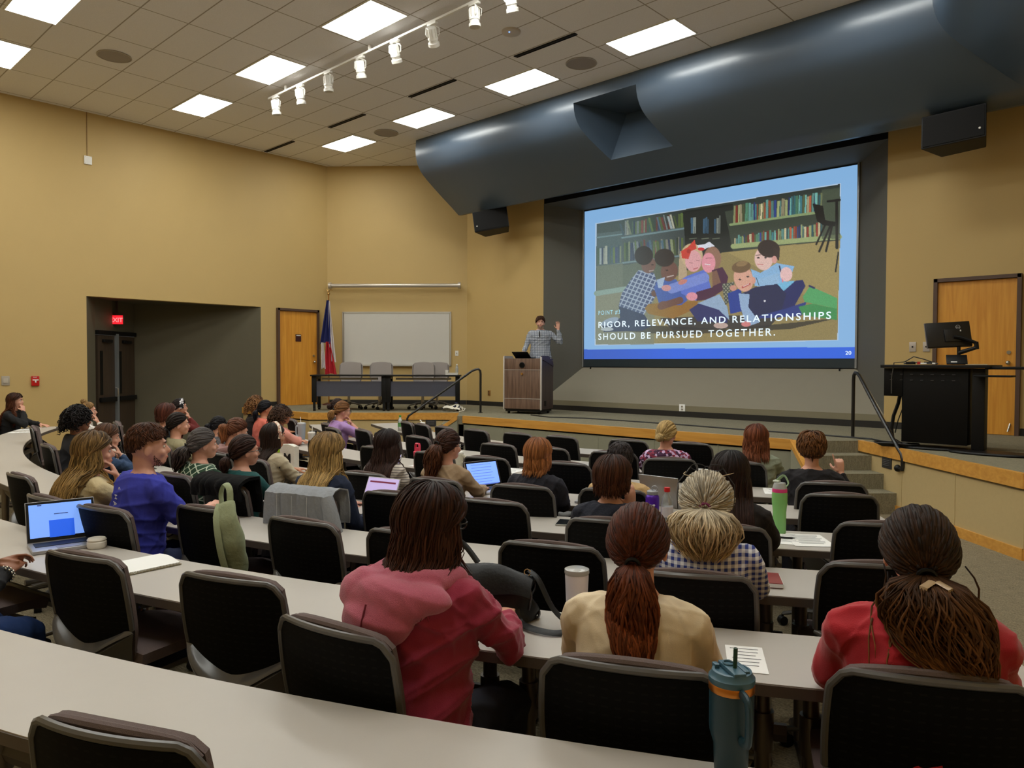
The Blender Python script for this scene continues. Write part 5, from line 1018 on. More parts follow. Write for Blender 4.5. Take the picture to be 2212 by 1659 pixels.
    for p in ft: build('shoe',G().tube(smoothpath([(p[0],p[1]-.07,p[2]-.005),(p[0],p[1]-.02,p[2]+.012),(p[0],p[1]+.07,p[2]-.002),(p[0],p[1]+.15,p[2]-.018),(p[0],p[1]+.185,p[2]-.022)],2),sm_r([(.03,.035),(.04,.05),(.043,.04),(.042,.028),(.02,.016)],2),12,up=(0,0,1)).box((p[0],p[1]+.06,p[2]-.038),(.08,.25,.022)),shoes or M_shoe,root,ang=60)
    H=None
    if hair:
        H,S=make_hair(hair,HM,lean,k,q,seed); H.build('hair',hair['m'],root)
        if hair['s'] in('tail',): c=S(dirv(hair.get('tie',88),hair.get('tph',0)),.02); rr=hair.get('tr',.02); nv=(HM.to_3x3()@dirv(hair.get('tie',88),hair.get('tph',0))).normalized(); e1=nv.orthogonal().normalized(); e2=nv.cross(e1); build('hair_tie',G().tube([c+(e1*cos(a)+e2*sin(a))*rr for a in np.linspace(0,2*pi,15)[:-1]],.006,6,closed=True),hair.get('tiem',M_black),root)
    if face or q>.25:
        for sx in (-1,1): build('eye',G().ell(HM@Vector((sx*.030,.0785,-.002)),(.011,.007,.0065),HM.to_3x3()),M_eye,root); build('iris',G().ell(HM@Vector((sx*.030,.0845,-.002)),(.0045,.0022,.0045),HM.to_3x3()),M_iris,root)
        build('eyebrows',G().tube([HM@Vector((-.045,.085,.020)),HM@Vector((-.03,.092,.024)),HM@Vector((-.014,.094,.020))],.0035,6).tube([HM@Vector((.045,.085,.020)),HM@Vector((.03,.092,.024)),HM@Vector((.014,.094,.020))],.0035,6),hair['m'] if hair and False else mat('brow_brown',(50,34,26),.8),root)
        build('lips',G().tube([HM@Vector((-.022,.088,-.063)),HM@Vector((-.009,.0955,-.062)),HM@Vector((.009,.0955,-.062)),HM@Vector((.022,.088,-.063))],[.0015,.0045,.0045,.0015],6),mat('lips_%d'%skin[0],(int(skin[0]*.85),int(skin[1]*.55),int(skin[2]*.55)),.4),root)
    if glasses:
        gl=G(); y0,z0,dz=(.104,-.002,0) if glasses!='top' else (.0,.0,0)
        if glasses=='top':   # pushed up on the head
            for sx in (-1,1):
                hv=hair.get('vol',.01)*.75; gl.tube([HM@Vector((sx*.036+.030*cos(a),-.035-.012*sin(a),.118+hv+.012*sin(a))) for a in np.linspace(0,2*pi,17)[:-1]],.0022,6,closed=True); gl.tube([HM@Vector((sx*.066,-.035,.118+hv)),HM@Vector((sx*(.080+hv),-.07,.08)),HM@Vector((sx*(.080+hv),-.09,.02)),HM@Vector((sx*(.076+hv),-.09,-.03))],.0022,6)
            gl.tube([HM@Vector((-.008,-.035,.122+hv)),HM@Vector((.008,-.035,.122+hv))],.0022,6)
        else:
            for sx in (-1,1):
                gl.tube([HM@Vector((sx*.033+.026*cos(a),y0,z0+.02*sin(a))) for a in np.linspace(0,2*pi,17)[:-1]],.0022,6,closed=True); gl.tube([HM@Vector((sx*.06,y0,z0+.006)),HM@Vector((sx*.086,.07,z0+.006)),HM@Vector((sx*.086,.0,z0-.0))],.0022,6)
            gl.tube([HM@Vector((-.008,y0,z0)),HM@Vector((.008,y0,z0))],.0022,6)
        build('spectacles',gl,M_lens,root)
    return root,HM,H
def wm(root,p): return Matrix.Translation(root.location)@Euler(root.rotation_euler).to_matrix().to_4x4()@Matrix.Diagonal((*root.scale,1))@Vector(p)
def hr(name,root,tip,s='down',**k):
    d=dict(s=s,m=hair_mat('hair_'+name,root,tip,k.pop('dark',.4),k.pop('rough',.38))); d.update(k); return d
def cl(n,c,**k): return mat(n,c,k.pop('rough',.9),var=k.pop('var',.06),vs=k.pop('vs',8),bump=k.pop('bump',.25),bs=k.pop('bs',60),sheen=k.pop('sheen',.0))
PALE=(214,158,134); PINK=(214,160,138); TAN=(190,132,102); BROWN=(142,92,66)
# ---- nearest rows
hood,HMh,_=person('person in a maroon hoodie with wavy dark brown hair, seated at the second table',-1.80,1.54,1.30,16,hr('maroon_woman',(34,16,12),(78,44,30),L=.22,vol=.030,wave=.017,thick=.03,flare=.16,part=14,dark=.3,W=.15),cl('maroon_fleece',(150,38,66),vs=60,bump=.15,bs=300,sheen=.2),PALE,(30,32,44),lean=.12,yaw=-14,pitch=6,arms=('table',dict(e=(.275,.20,.80),w=(.12,.40,.80),d=(-.5,1,0),n=(0,0,1))),k=(1.14,1.22),q=1.,seed=31,top_kw=dict(loose=.008,name='hoodie',hem=.40),glasses='on',armk=1.1,wr=1.5)
g=G(); ny=spine(1.04,.054)
g.tube([( .10,ny+.075,1.0),(.125,ny+.01,1.035),(.105,ny-.07,1.035),(.0,ny-.115,1.03),(-.105,ny-.07,1.035),(-.125,ny+.01,1.035),(-.10,ny+.075,1.0)],[.03,.036,.04,.044,.04,.036,.03],10)
g.ell((-.02,ny-.155,.985),(.15,.06,.075)); g.ell((-.045,ny-.178,.925),(.125,.058,.08)); g.ell((-.055,ny-.182,.86),(.07,.044,.055)); g.ell((-.11,ny-.13,.99),(.10,.065,.075)); g.ell((.08,ny-.13,1.0),(.11,.055,.05))
o=build('hood',g,mat('pink_fleece_lining',(186,92,116),.95,var=.2,vs=220,bump=.4,bs=420,sheen=.3),hood); bake(o,[('REMESH',dict(mode='VOXEL',voxel_size=.007,use_smooth_shade=True)),('SMOOTH',dict(factor=.6,iterations=5))]); wrinkle(o,.006,5,.8); o.data.shade_smooth()
build('hood_seam',G().tube([(-.045,ny-.222,.99),(-.05,ny-.240,.93),(-.055,ny-.232,.87),(-.055,ny-.21,.82)],.003,6),mat('seam_maroon',(110,30,50),.9),hood)
build('earring',G().tube([Vector(HMh@Vector((.088,-.01,-.055)))+Vector((0,.018*cos(a),-.012+.018*sin(a)-.035)) for a in np.linspace(0,2*pi,15)[:-1]],.0025,6,closed=True),mat('gold_hoop',(220,170,120),.3,.9),hood)
person('person with a long red-brown ponytail in a cream top, seated beside the black bag',-1.20,1.82,1.28,24,hr('red_ponytail',(66,26,14),(150,80,44),'tail',L=.27,R=.044,tb=.35,tie=112,vol=.010,wave=.016,drift=.10,tr=.018,dark=.35,n=1.2),cl('cream_knit',(222,204,172),vs=30,bump=.08,bs=300),PINK,(44,44,52),lean=.10,yaw=2,pitch=4,arms=(dict(e=(-.25,.18,.79),w=(-.12,.36,.79),d=(.4,1,0),n=(0,0,1)),dict(e=(.245,.16,.77),w=(.17,.38,.79),d=(0,1,0),n=(0,0,1))),k=(1.02,1.1),q=1.,seed=32,wr=.8,top_kw=dict(loose=.002))
pw,HMp,_=person('person in a red sweater with a claw clip in long dark hair, lower right',-.56,2.20,1.30,26,hr('red_sweater',(20,11,10),(140,92,50),'tail',L=.24,R=.085,tie=112,vol=.016,wave=.022,drift=.42,dark=.35,tr=.02,wisps=((.10,-.02,.2,.06),(-.09,-.03,.22,-.05),(-.07,-.06,.26,-.02),(-.05,-.06,.3,-.06),(-.08,-.05,.25,-.09))),cl('red_knit',(168,20,34),vs=40,bump=.12,bs=300,sheen=.2),PINK,(140,14,24),lean=.11,yaw=-2,pitch=2,arms=('table','table'),k=(1.14,1.12),q=1.,seed=33)
c=HMp@Vector((.012,-.150,-.075)); g=G()
for sx in (-1,1): g.tube([c+Vector((sx*.006,0,.03)),c+Vector((sx*.03,-.022,.02)),c+Vector((sx*.034,-.02,-.01)),c+Vector((sx*.014,-.004,-.03))],[(.012,.004)]*4,8)
build('claw_clip',g,mat('beige_clip',(176,150,116),.3),pw)
person('person in a blue gingham shirt with a grey-blonde ponytail and spectacles on the head',-1.47,2.72,1.24,26,hr('grey_ponytail',(196,188,172),(222,194,146),'tail',L=.20,R=.105,W=.2,tie=104,vol=.046,wave=.010,tr=.021,tiem=mat('plum_hair_tie',(130,50,100),.6),dark=.5,rough=.5,n=1.2,w=.8,wisps=((.05,.11,-.02,.05),(-.05,.11,-.02,-.05))),pattern('blue_gingham','gingham',(232,234,242),(40,58,140),s=38),PINK,(50,54,70),lean=.12,yaw=0,pitch=14,k=(1.12,1.1),q=1.,seed=27,glasses='top')
person('person whose clasped hands and bracelet show at the left photo edge',-3.87,.60,1.22,22,hr('edge_woman',(26,18,16),(50,34,28),L=.2),cl('black_knit',(22,22,26)),BROWN,(22,52,104),lean=.12,yaw=-6,arms=(dict(e=(-.2,.2,.8),w=(.01,.36,.84),d=(.55,.8,.25),n=(-.5,0,1),c=.5),dict(e=(.235,.16,.77),w=(.13,.33,.82),d=(-.45,.85,.3),n=(.5,0,1),c=.55)),k=(1.05,1.05),q=.8,seed=34)
# ---- third row
ew=[o for o in bpy.data.objects if o.get('label','').startswith('person whose clasped')][0]
for c_,dv in ((Vector((.125,.335,.825)),Vector((-.45,.85,.3)).normalized()),):
    e1=dv.orthogonal().normalized(); e2=dv.cross(e1); g=G()
    for rr0,off_ in ((.036,-.03),(.037,-.045)):
        for a in np.linspace(0,2*pi,15)[:-1]: g.ell(c_+dv*off_+(e1*cos(a)+e2*sin(a))*rr0,(.007,.005,.006),nu=8,nv=6)
    build('bracelet',g,mat('silver_links',(210,206,196),.25,.9),ew)
person('person with very long curly blonde-brown hair in a cream sweater, chin on hand',-4.90,1.55,1.27,2,hr('long_curls',(74,48,30),(188,152,92),L=.42,vol=.024,wave=.022,flare=.2,dark=.3,n=1.2,W=.23,f=1.3,thick=.05),cl('cream_sweater',(204,186,144),vs=30),PINK,(120,96,110),lean=.13,yaw=-16,pitch=2,arms=('table','chin'),k=(1.06,1.08),q=.9,seed=5,top_kw=dict(loose=.004))
bm,HMb,_=person('bearded man in a blue T-shirt with white lettering down the back',-4.38,1.66,1.33,4,hr('short_brown',(40,22,14),(96,58,38),'short',vol=.020,S=30,sweep=0,up=16,dark=.45),cl('blue_jersey',(52,58,168),vs=20,bump=.15),PINK,(38,48,84),lean=.12,yaw=-22,pitch=-2,arms=(dict(e=(-.23,.14,.78),w=(-.05,.36,.80),d=(.3,1,0),n=(0,0,1)),dict(e=(.26,.16,.80),w=(.1,.40,.82),d=(-.5,.8,.1),n=(.4,0,1),c=.7)),k=(1.16,1.12),q=.9,seed=6,sleeve='half',shoes=mat('cream_trainer',(190,170,140),.6))
bd=Hair(); rr=random.Random(4)
for i in range(700):
    u=rr.uniform(-1,1); z=rr.uniform(-.108,-.045); y=.098-.055*abs(u)**1.6-(.0 if z>-.1 else .01); 
    if z>-.075 and abs(u)<.42: continue
    p=HMb@Vector((u*.060,y-.020+.012*(1-abs(u)),z)); bd.lock([p,p+HMb.to_3x3()@Vector((u*.002,.0,-.006))],.0026,rr.random()*.6)
bd.build('beard',hair_mat('hair_beard',(56,34,24),(80,50,36)),bm)
for i,ch_ in enumerate('CHARG'):
    sh_=[c for c in bm.children if c.name.startswith('top')][0]; px_,pz_=-.015-.003*i,.985-.038*i; hp_,nn_,_,_=(bvh_ if i else (bvh_:=BVHTree.FromPolygons([v.co for v in sh_.data.vertices],[tuple(p.vertices) for p in sh_.data.polygons]))).ray_cast(Vector((px_,-.6,pz_)),Vector((0,1,0)))
    q=text('back_lettering',ch_,.038,mat('shirt_print_white',(226,226,236),.7),bm,(0,0,0),(0,0,0),.0006,bold=.0008); yax=Vector((1,nn_.x/max(.3,-nn_.y),0)).normalized(); zax=Vector((nn_.x,nn_.y,0)).normalized(); xax=yax.cross(zax)
    q.matrix_basis=Matrix(((xax.x,yax.x,zax.x,px_),(xax.y,yax.y,zax.y,hp_.y-.006),(xax.z,yax.z,zax.z,pz_),(0,0,0,1)))
person('person in a black sweater with long brown hair, chin on hand at the far left',-12.75,3.0,1.24,-42,hr('far_left',(40,22,18),(96,52,30),L=.38,vol=.022,wave=.008,flare=.2),cl('black_sweater',(18,18,20)),PALE,(24,24,36),lean=.16,yaw=10,arms=('table','chin'),q=.35,seed=1)
# ---- fourth row
person('person with a round mass of dark curly hair near the left tables',-8.0,2.40,1.24,-3,hr('dark_curls',(14,11,12),(30,22,22),'curly',L=.10,vol=.055,cr=.018,dark=.5),cl('charcoal_top',(40,40,44)),BROWN,lean=.12,yaw=-4,q=.4,seed=2)
person('blond person with a topknot, hand at the mouth, behind the dark curls',-10.3,3.2,1.19,-14,hr('topknot',(150,112,66),(208,172,116),'bun',tie=22,R=.032,vol=.010),cl('white_top',(214,208,200)),PALE,lean=.16,yaw=-8,arms=('table','chin'),q=.35,seed=3)
person('person in a blue denim jacket with straight brown hair, fourth row left',-6.72,2.23,1.18,0,hr('straight_brown',(72,46,30),(112,76,52),L=.13,vol=.020,wave=.003,flare=.02),cl('blue_denim',(44,66,98),vs=60,bump=.4,bs=60),PINK,lean=.16,yaw=-14,pitch=8,arms=('table','chin'),q=.45,seed=4)
person('person in a dark green shirt with white grid lines and a grey ponytail',-5.22,2.36,1.22,7,hr('grey_roots',(92,88,88),(66,46,36),'tail',L=.20,R=.055,tie=98,vol=.014,wave=.016,drift=-.35,tph=-14,dark=.5,curls=0),pattern('green_grid_shirt','grid',(36,66,46),(198,210,190),s=24),PINK,(60,30,50),lean=.13,yaw=-18,k=(1.12,1.15),q=.6,seed=10)
person('person in a dark teal sweater with dark brown tied-back hair',-4.77,2.44,1.20,9,hr('teal_woman',(52,30,24),(74,48,38),'tail',L=.12,R=.03,tie=108,vol=.012,wave=.004),cl('teal_knit',(18,74,74),vs=20),PINK,(90,40,70),lean=.12,yaw=-17,k=(1.2,1.2),q=.65,seed=13,glasses='on')
person('person with long wavy blonde hair in a dark navy top, holding a tablet',-4.02,2.61,1.25,13,hr('wavy_blonde',(110,80,46),(206,172,112),L=.27,vol=.024,wave=.014,flare=.16,dark=.4,n=1.3),cl('navy_top',(20,32,58),vs=20),PINK,(24,26,34),lean=.12,yaw=-4,pitch=4,arms=(dict(e=(-.25,.14,.78),w=(-.1,.36,.79),d=(.3,1,0),n=(0,0,1)),dict(e=(.27,.10,.72),w=(.24,.33,.80),d=(-.2,1,.2),n=(.8,0,.6),c=.8)),k=(1.1,1.1),q=.85,seed=18)
person('person with a short brown bob in a dark navy sweater, hand by the cheek',-2.29,3.22,1.20,22,hr('brown_bob',(46,24,16),(96,56,36),'bob',L=.07,vol=.030,wave=.004,flare=.05,front=1.1),cl('dark_navy_knit',(22,26,42),vs=60,bump=.4),PINK,lean=.12,yaw=-2,pitch=6,arms=('table',dict(e=(.23,.24,.79),w=(.10,.20,1.0),d=(-.1,-.1,1),n=(.7,-.7,0),c=.5)),k=(1.08,1.08),q=.75,seed=25)
person('person with very long straight black hair in a black top',-1.75,3.48,1.25,26,hr('long_black',(12,10,12),(62,40,36),L=.42,vol=.018,wave=.006,flare=.14,dark=.5,n=1.2),cl('black_top',(24,18,18)),TAN,lean=.12,yaw=2,k=(.96,1.05),q=.8,seed=28)
# ---- fifth row
person('person in an olive-beige sweater with dark wavy hair gathered low, profile to the screen',-7.2,3.02,1.21,-4,hr('low_wavy',(34,24,20),(58,42,34),'tail',L=.10,R=.04,tie=108,vol=.012,wave=.014),cl('olive_beige_knit',(150,142,110),vs=20),PALE,lean=.12,yaw=-14,q=.45,seed=9)
person('person in black with reddish-brown hair behind the olive-sweatered woman',-8.35,3.38,1.24,-9,hr('auburn_low',(70,34,26),(110,60,44),L=.06,vol=.026,wave=.004),cl('black_top2',(18,18,22)),PALE,lean=.12,yaw=2,q=.35,seed=7)
hp_,HM8,_=person('person with a black and white headband and dark red sweater, hand at the nose',-10.2,4.3,1.20,-18,hr('headband_hair',(30,20,18),(50,34,28),'tail',L=.10,R=.03,tie=100,vol=.012),cl('dark_red_knit',(96,26,22)),PALE,lean=.18,yaw=0,arms=('table','chin'),q=.4,seed=8)
def headband(root,HM,m,z=.03,w=.02,off=.018,front=True):
    P=[HM@Vector(((.081+off)*sin(a),.02,(.106+off)*cos(a)+.004)) for a in np.linspace(-1.75,1.75,19)]; build('headband',G().tube(P,[(w,.005)]*19,8,up=tuple(HM.to_3x3()@Vector((1,0,0)))),m,root)
headband(hp_,HM8,pattern('black_white_band','floral',(20,20,24),(20,20,24),(220,216,220),s=50),w=.028)
person('person with low dark hair, only the crown showing above the seats',-7.95,3.78,1.10,-7,hr('low_black',(22,20,26),(36,32,38),'tail',L=.12,R=.03,tie=80,vol=.014),cl('grey_top',(90,88,92)),PALE,lean=.10,q=.3,seed=11)
mh,HMm,_=person('person in a mauve hoodie with a copper ponytail',-6.19,3.10,1.21,2,hr('copper',(88,50,34),(186,120,78),'tail',L=.20,R=.035,tie=68,vol=.014,wave=.010,dark=.5),cl('mauve_fleece',(160,124,122),vs=40),PINK,lean=.14,yaw=-10,pitch=12,q=.45,seed=12)
build('hood',G().tube([(.09,spine(1.04,.063)+.06,1.01),(.10,spine(1.04,.063)-.05,1.03),(0,spine(1.04,.063)-.10,1.0),(-.10,spine(1.04,.063)-.05,1.03),(-.09,spine(1.04,.063)+.06,1.01)],[.025,.035,.05,.035,.025],10),cl('mauve_fleece',(0,0,0)),mh)
p17,HM17,_=person('person in a beige utility jacket with long dark hair and floral headband',-5.66,3.15,1.19,5,hr('long_dark17',(36,22,18),(52,34,28),L=.30,vol=.016,wave=.004,flare=.08),cl('beige_jacket',(188,176,150),vs=20,bump=.35,bs=40),TAN,lean=.13,yaw=-10,k=(1.06,1.08),q=.55,seed=17,arms=('table',dict(e=(.24,.2,.79),w=(.05,.3,.8),d=(-.8,.5,0),n=(0,0,1))),top_kw=dict(loose=.004))
headband(p17,HM17,pattern('floral_band','floral',(214,190,168),(190,140,120),(236,224,210),s=60),w=.018)
build('shoulder_button',G().lathe([(0,.004),(.008,.003),(.009,0)],n=14).xf(Matrix.Translation((.215,spine(.95,.058)-.04,.93))@Matrix.Rotation(pi/2,4,'X')),M_black,p17)
person('person with long dark hair in a grey-striped shirt near the pink bottle',-4.42,3.38,1.20,12,hr('dark_long21',(22,14,18),(70,48,42),L=.30,vol=.018,wave=.010,flare=.3,part=20,dark=.5),pattern('grey_stripes','stripes',(206,198,188),(120,112,112),s=52),TAN,lean=.12,yaw=-6,q=.6,seed=21,arms=('table',dict(e=(.25,.12,.78),w=(.2,.3,.80),d=(0,1,.2),n=(.9,0,.4),c=.9)))
person('person in a tan top with a brown wavy ponytail and glasses arm showing',-3.91,3.52,1.22,15,hr('brown_tail22',(50,26,18),(124,76,50),'tail',L=.30,R=.045,tie=84,vol=.012,wave=.020,drift=-.12,dark=.4),cl('tan_jersey',(166,142,114),vs=20,bump=.15),PINK,lean=.11,yaw=-12,q=.65,seed=22,glasses='on')
person('person in a navy blazer with a reddish-blonde shoulder bob between two laptops',-3.27,3.75,1.19,19,hr('strawberry_bob',(120,68,36),(198,132,80),L=.11,vol=.022,wave=.003,flare=.10,dark=.5),cl('navy_blazer',(22,22,34),vs=60,bump=.3),PINK,lean=.12,yaw=0,k=(1.1,1.1),q=.65,seed=23,arms=('type','type'),top_kw=dict(loose=.004,collar=1))
person('person with short dark greying hair in a tan jacket',-2.76,3.97,1.17,22,hr('short_dark24',(30,26,28),(66,58,60),'short',vol=.022,S=34,n=1.2),cl('tan_jacket',(196,164,116),vs=20),TAN,lean=.12,yaw=-4,k=(1.14,1.1),q=.6,seed=24,arms=('type',dict(e=(.26,.1,.76),w=(.16,.3,.80),d=(-.2,1,0),n=(0,0,1))))
# ---- sixth row
person('person with curly light brown hair far back near the maple door',-9.7,5.15,1.22,-19,hr('curly_light',(90,58,34),(168,120,74),'curly',L=.12,vol=.035,cr=.016),cl('dark_top14',(30,24,26)),PINK,lean=.12,q=.4,seed=14)
person('person in a coral sweater with smooth black hair',-9.2,5.02,1.19,-15,hr('smooth_black',(16,15,22),(34,32,44),'tail',L=.16,R=.035,tie=100,vol=.016),cl('coral_knit',(214,112,96),vs=20),TAN,lean=.14,k=(1.1,1.1),q=.4,seed=15)
person('person in a pink top with dark curly hair piled up',-7.87,4.49,1.19,-8,hr('curly_up',(40,26,22),(96,68,50),'curly',L=.14,vol=.035,cr=.018),cl('pink_knit',(214,144,130),vs=20),TAN,lean=.16,yaw=-10,k=(1.12,1.1),q=.5,seed=16,arms=('cross','cross'))
person('person in a black jacket with short brown hair raising one finger',-2.04,5.28,1.19,29,hr('short_brown30',(58,32,18),(138,92,54),'short',vol=.040,S=40,dark=.4,n=1.2),cl('black_jacket',(20,18,24)),PINK,lean=.11,yaw=-2,k=(1.12,1.1),q=.7,seed=30,top_kw=dict(loose=.005),arms=('table',dict(e=(.36,.17,.80),w=(.26,.22,1.0),d=(-.15,.1,1),n=(.2,-1,.1),c=1.0,p=True)))
# ---- rows by the stage
person('person in a lilac blouse with a blonde ponytail, chin on hand before the stage',-7.83,5.30,1.22,-9,hr('blonde_tail19',(130,86,50),(196,152,96),'tail',L=.16,R=.04,tie=96,vol=.016,wave=.012,drift=-.2),cl('lilac_satin',(176,138,200),vs=10,bump=.3,bs=20,rough=.6),PALE,lean=.16,yaw=-10,pitch=8,arms=('table','chin'),sleeve='half',k=(1.08,1.08),q=.5,seed=19,glasses='on')
person('person with dark brown hair mostly hidden behind the blonde ponytail',-8.75,5.85,1.20,-15,hr('brown20',(44,28,24),(74,50,40),'bun',tie=90,R=.035,vol=.016),cl('grey_top20',(60,58,62)),PALE,lean=.12,q=.35,seed=20)
person('person in a purple floral blouse with a blonde low bun, near the stage',-3.38,5.55,1.20,24,hr('blonde_bun',(176,146,92),(222,198,146),'bun',tie=104,tph=-12,R=.036,vol=.018,dark=.6),pattern('floral_blouse','floral',(60,24,60),(132,40,66),(206,178,220),s=42),PINK,lean=.10,yaw=-14,q=.6,seed=26,k=(1.08,1.05),top_kw=dict(loose=.003))
person('person with wavy auburn shoulder-length hair in a sage green top',-2.73,5.88,1.19,27,hr('auburn_wavy',(96,46,26),(140,82,54),L=.18,vol=.024,wave=.014,flare=.14,dark=.4),cl('sage_top',(136,144,126),vs=20),PINK,lean=.11,yaw=0,q=.6,seed=29,k=(1.04,1.05))
# ---- the speaker on stage
s18=18
sp,HMs,_=person('man in a grey checked shirt standing behind the lectern, one hand raised',-9.72,11.22,1.30,180+34,hr('speaker_hair',(58,36,26),(96,64,46),'short',vol=.026,S=34,up=10,sweep=30),pattern('grey_check_shirt','plaid',(176,182,192),(92,100,116),s=30,rough=.8),PINK,(34,36,48),lean=.02,yaw=8,pitch=-2,k=(1.16,1.12),q=.85,seed=35,stand=True,zfloor=ZD+.57,face=True,top_kw=dict(loose=.004,collar=1,hem=.44),arms=(dict(e=(-.40,.02,.80),w=(-.36,.06,1.06),d=(.05,.05,1),n=(0,-1,0),c=.12),dict(e=(.28,.06,.72),w=(.30,.26,.60),d=(.1,1,-.2),n=(0,0,1),c=.3)))
bd=Hair()
for i in range(500):
    u=rr.uniform(-1,1); z=rr.uniform(-.118,-.052); y=.100-.05*abs(u)**1.6-(.0 if z>-.1 else .012)
    if -.074<z<-.057 and abs(u)<.45: continue
    p=HMs@Vector((u*.062,y-.010+.01*(1-abs(u)),z)); bd.lock([p,p+HMs.to_3x3()@Vector((u*.003,.004,-.009))],.0022,rr.random())
bd.build('beard',hair_mat('hair_grey_beard',(150,132,118),(176,160,146)),sp)
build('microphone',G().tube([(.0,.155,1.02),(.0,.165,.96),(-.005,.15,.90)],[(.012,.01),(.02,.012),(.008,.006)],8),M_black,sp)
for t_ in (None,): pass
# ------------------------------------------------------------ things on the tables
TZ=.741
def at(x,y,z=TZ): return (x,y,z)
def paper(x,y,rz,w,h,label,lines=6,name='paper_sheet',curl=0,group='paper handouts on the tables',z=TZ,cat='paper'):
    t=empty(name,(x,y,z),R_(rz),label,cat,group)
    build('sheet',G().grid(lambda u,v:((u-.5)*w,(v-.5)*h,.0012+curl*u*u*v),6,6,.0008),M_paper,t)
    if lines:
        g=G(); [g.box((-.0+.02*w*(k%2),h*.38-k*h*.76/lines,.0022),(w*(.75-.1*(k%3)),h*.012,.0006)) for k in range(lines)]; build('printed_lines',g,mat('ink_grey',(110,112,120),.8),t,smooth=False)
    return t
def tumbler(x,y,label,body,lid,h=.18,r0=.034,r1=.046,straw=None,handle=None,ring=None,rz=0,z=TZ,name='tumbler',cat='tumbler',flat=False):
    t=empty(name,(x,y,z),R_(rz),label,cat)
    build('cup',G().lathe([(0,0),(r0,0),(r0+.002,.006),(r1,h*.9),(r1,h),(r1-.004,h)],n=32),body,t)
    build('lid',G().lathe([(r1+.001,h-.006),(r1+.003,h),(r1+.002,h+.012),(r1-.008,h+.016),(0,h+.016)],n=32),lid,t)
    if straw: build('straw',G().cyl((.01,0,h),(.018,.0,h+.085),.0045,n=10),straw,t)
    if handle: build('handle',G().tube(smoothpath([(r1-.004,0,h*.85),(r1+.032,0,h*.86),(r1+.036,0,h*.6),(r1+.03,0,h*.38),(r1-.004,0,h*.36)],3),[(.010,.006)]*13,8,up=(0,1,0)),handle,t)
    if ring: build('trim_ring',G().lathe([(r1+.0006,h*.86),(r1+.0012,h*.87),(r1+.0012,h*.91),(r1+.0006,h*.92)],n=32),ring,t)
    return t
def th_of(x,y): return math.degrees(math.atan2(x-CX,CY-y))
# foreground tumbler on the nearest table
P=(-.795,1.60); M_teal=mat('teal_powder_coat',(22,54,66),.42,var=.1,vs=200,bump=.1,bs=600); M_teal2=mat('teal_lid',(62,98,116),.35)
t=empty('tumbler',(P[0],P[1],TZ),R_(-38),'dark teal handled tumbler with copper ring and green straw, in the foreground','tumbler'); h=.235;r=.0505
build('cup',G().lathe([(0,0),(.036,0),(.038,.01),(.040,.07),(.049,.10),(r,.115),(r,h-.02),(r-.002,h-.02)],n=48),M_teal,t)
build('copper_ring',G().lathe([(r+.0006,h-.038),(r+.0016,h-.036),(r+.0016,h-.022),(r+.0004,h-.020)],n=48),mat('copper',(206,132,60),.3,.9),t)
l=build('lid',G().lathe([(r,h-.021),(r+.002,h-.016),(r+.002,h-.006),(r-.003,h-.001),(r-.006,h+.008),(r-.012,h+.009),(r-.014,h+.004),(0,h+.004)],n=48),M_teal2,t)
g=G().box((0,-.0,h+.010),(.088,.03,.010)).box((0,.024,h+.009),(.06,.014,.010)).box((-.03,-.026,h+.008),(.02,.012,.012)); build('slider',g,M_teal2,l,bev=.003); build('slider_ring',G().tube([(-.018+.014*cos(a),.0+.012*sin(a),h+.017) for a in np.linspace(0,2*pi,17)[:-1]],.002,6,closed=True),M_teal2,l)
build('straw',G().tube([(.005,.004,h),(.008,.004,h+.028),(.010,.004,h+.062)],.0048,12),mat('green_straw',(24,60,36),.4),t)
build('handle',G().tube(smoothpath([(r-.004,0,h-.028),(r+.022,0,h-.030),(r+.034,0,h-.045),(r+.036,0,h-.10),(r+.028,0,h-.128),(r+.0,0,h-.135)],3),[(.012,.0075)]*16,10,up=(0,1,0)),M_teal,t)
# black shoulder bag
M_lea=mat('black_leather',(7,7,8),.45,var=.15,vs=60,bump=.1,bs=90,spec=.35)
bg=empty('shoulder_bag',(-1.97,1.98,TZ),R_(27),'slouchy black leather shoulder bag on the table beside the maroon hoodie','bag')
def bagf(u,v):
    a=2*pi*u; x=.19*(1-.10*v)*math.copysign(abs(cos(a))**.75,cos(a)); y=.085*(1-.55*v)*math.copysign(abs(sin(a))**.8,sin(a)); z=.005+.185*v-.045*v*cos(a*1)*.6-.03*v*v*abs(sin(a)); return (x+.012*sin(9*v+3*u*6),y+.008*sin(14*u+5*v),z)
build('body',G().grid(bagf,40,14,.004).ell((0,0,.012),(.18,.08,.012)),M_lea,bg)
build('top_flap',G().grid(lambda u,v:((u-.5)*.36,-.07+.11*v,.165+.035*sin(pi*v)-.035*(u-.5)+.01*sin(9*u+4*v)-.05*(1-v)**3),20,8,.006),M_lea,bg)
build('strap',G().tube(smoothpath([(.16,.0,.185),(.20,-.02,.16),(.26,-.05,.07),(.33,-.07,.012),(.30,-.13,.010),(.22,-.13,.014),(.15,-.09,.02),(.13,-.075,.06)],4),[(.014,.0025)]*29,8),M_lea,bg)
build('upper_strap',G().tube(smoothpath([(-.14,.02,.18),(-.17,.05,.27),(-.12,.06,.25),(-.05,.03,.19)],4),[(.011,.002)]*13,8),M_lea,bg)
g=G(); [g.tube([Vector(c)+Vector((.012*cos(a),0,.012*sin(a))) for a in np.linspace(0,2*pi,13)[:-1]],.002,6,closed=True) for c in ((-.15,-.03,.16),(-.13,.0,.21),(.155,-.01,.18))]; build('metal_rings',g,mat('pale_gold',(214,180,130),.3,.9),bg)
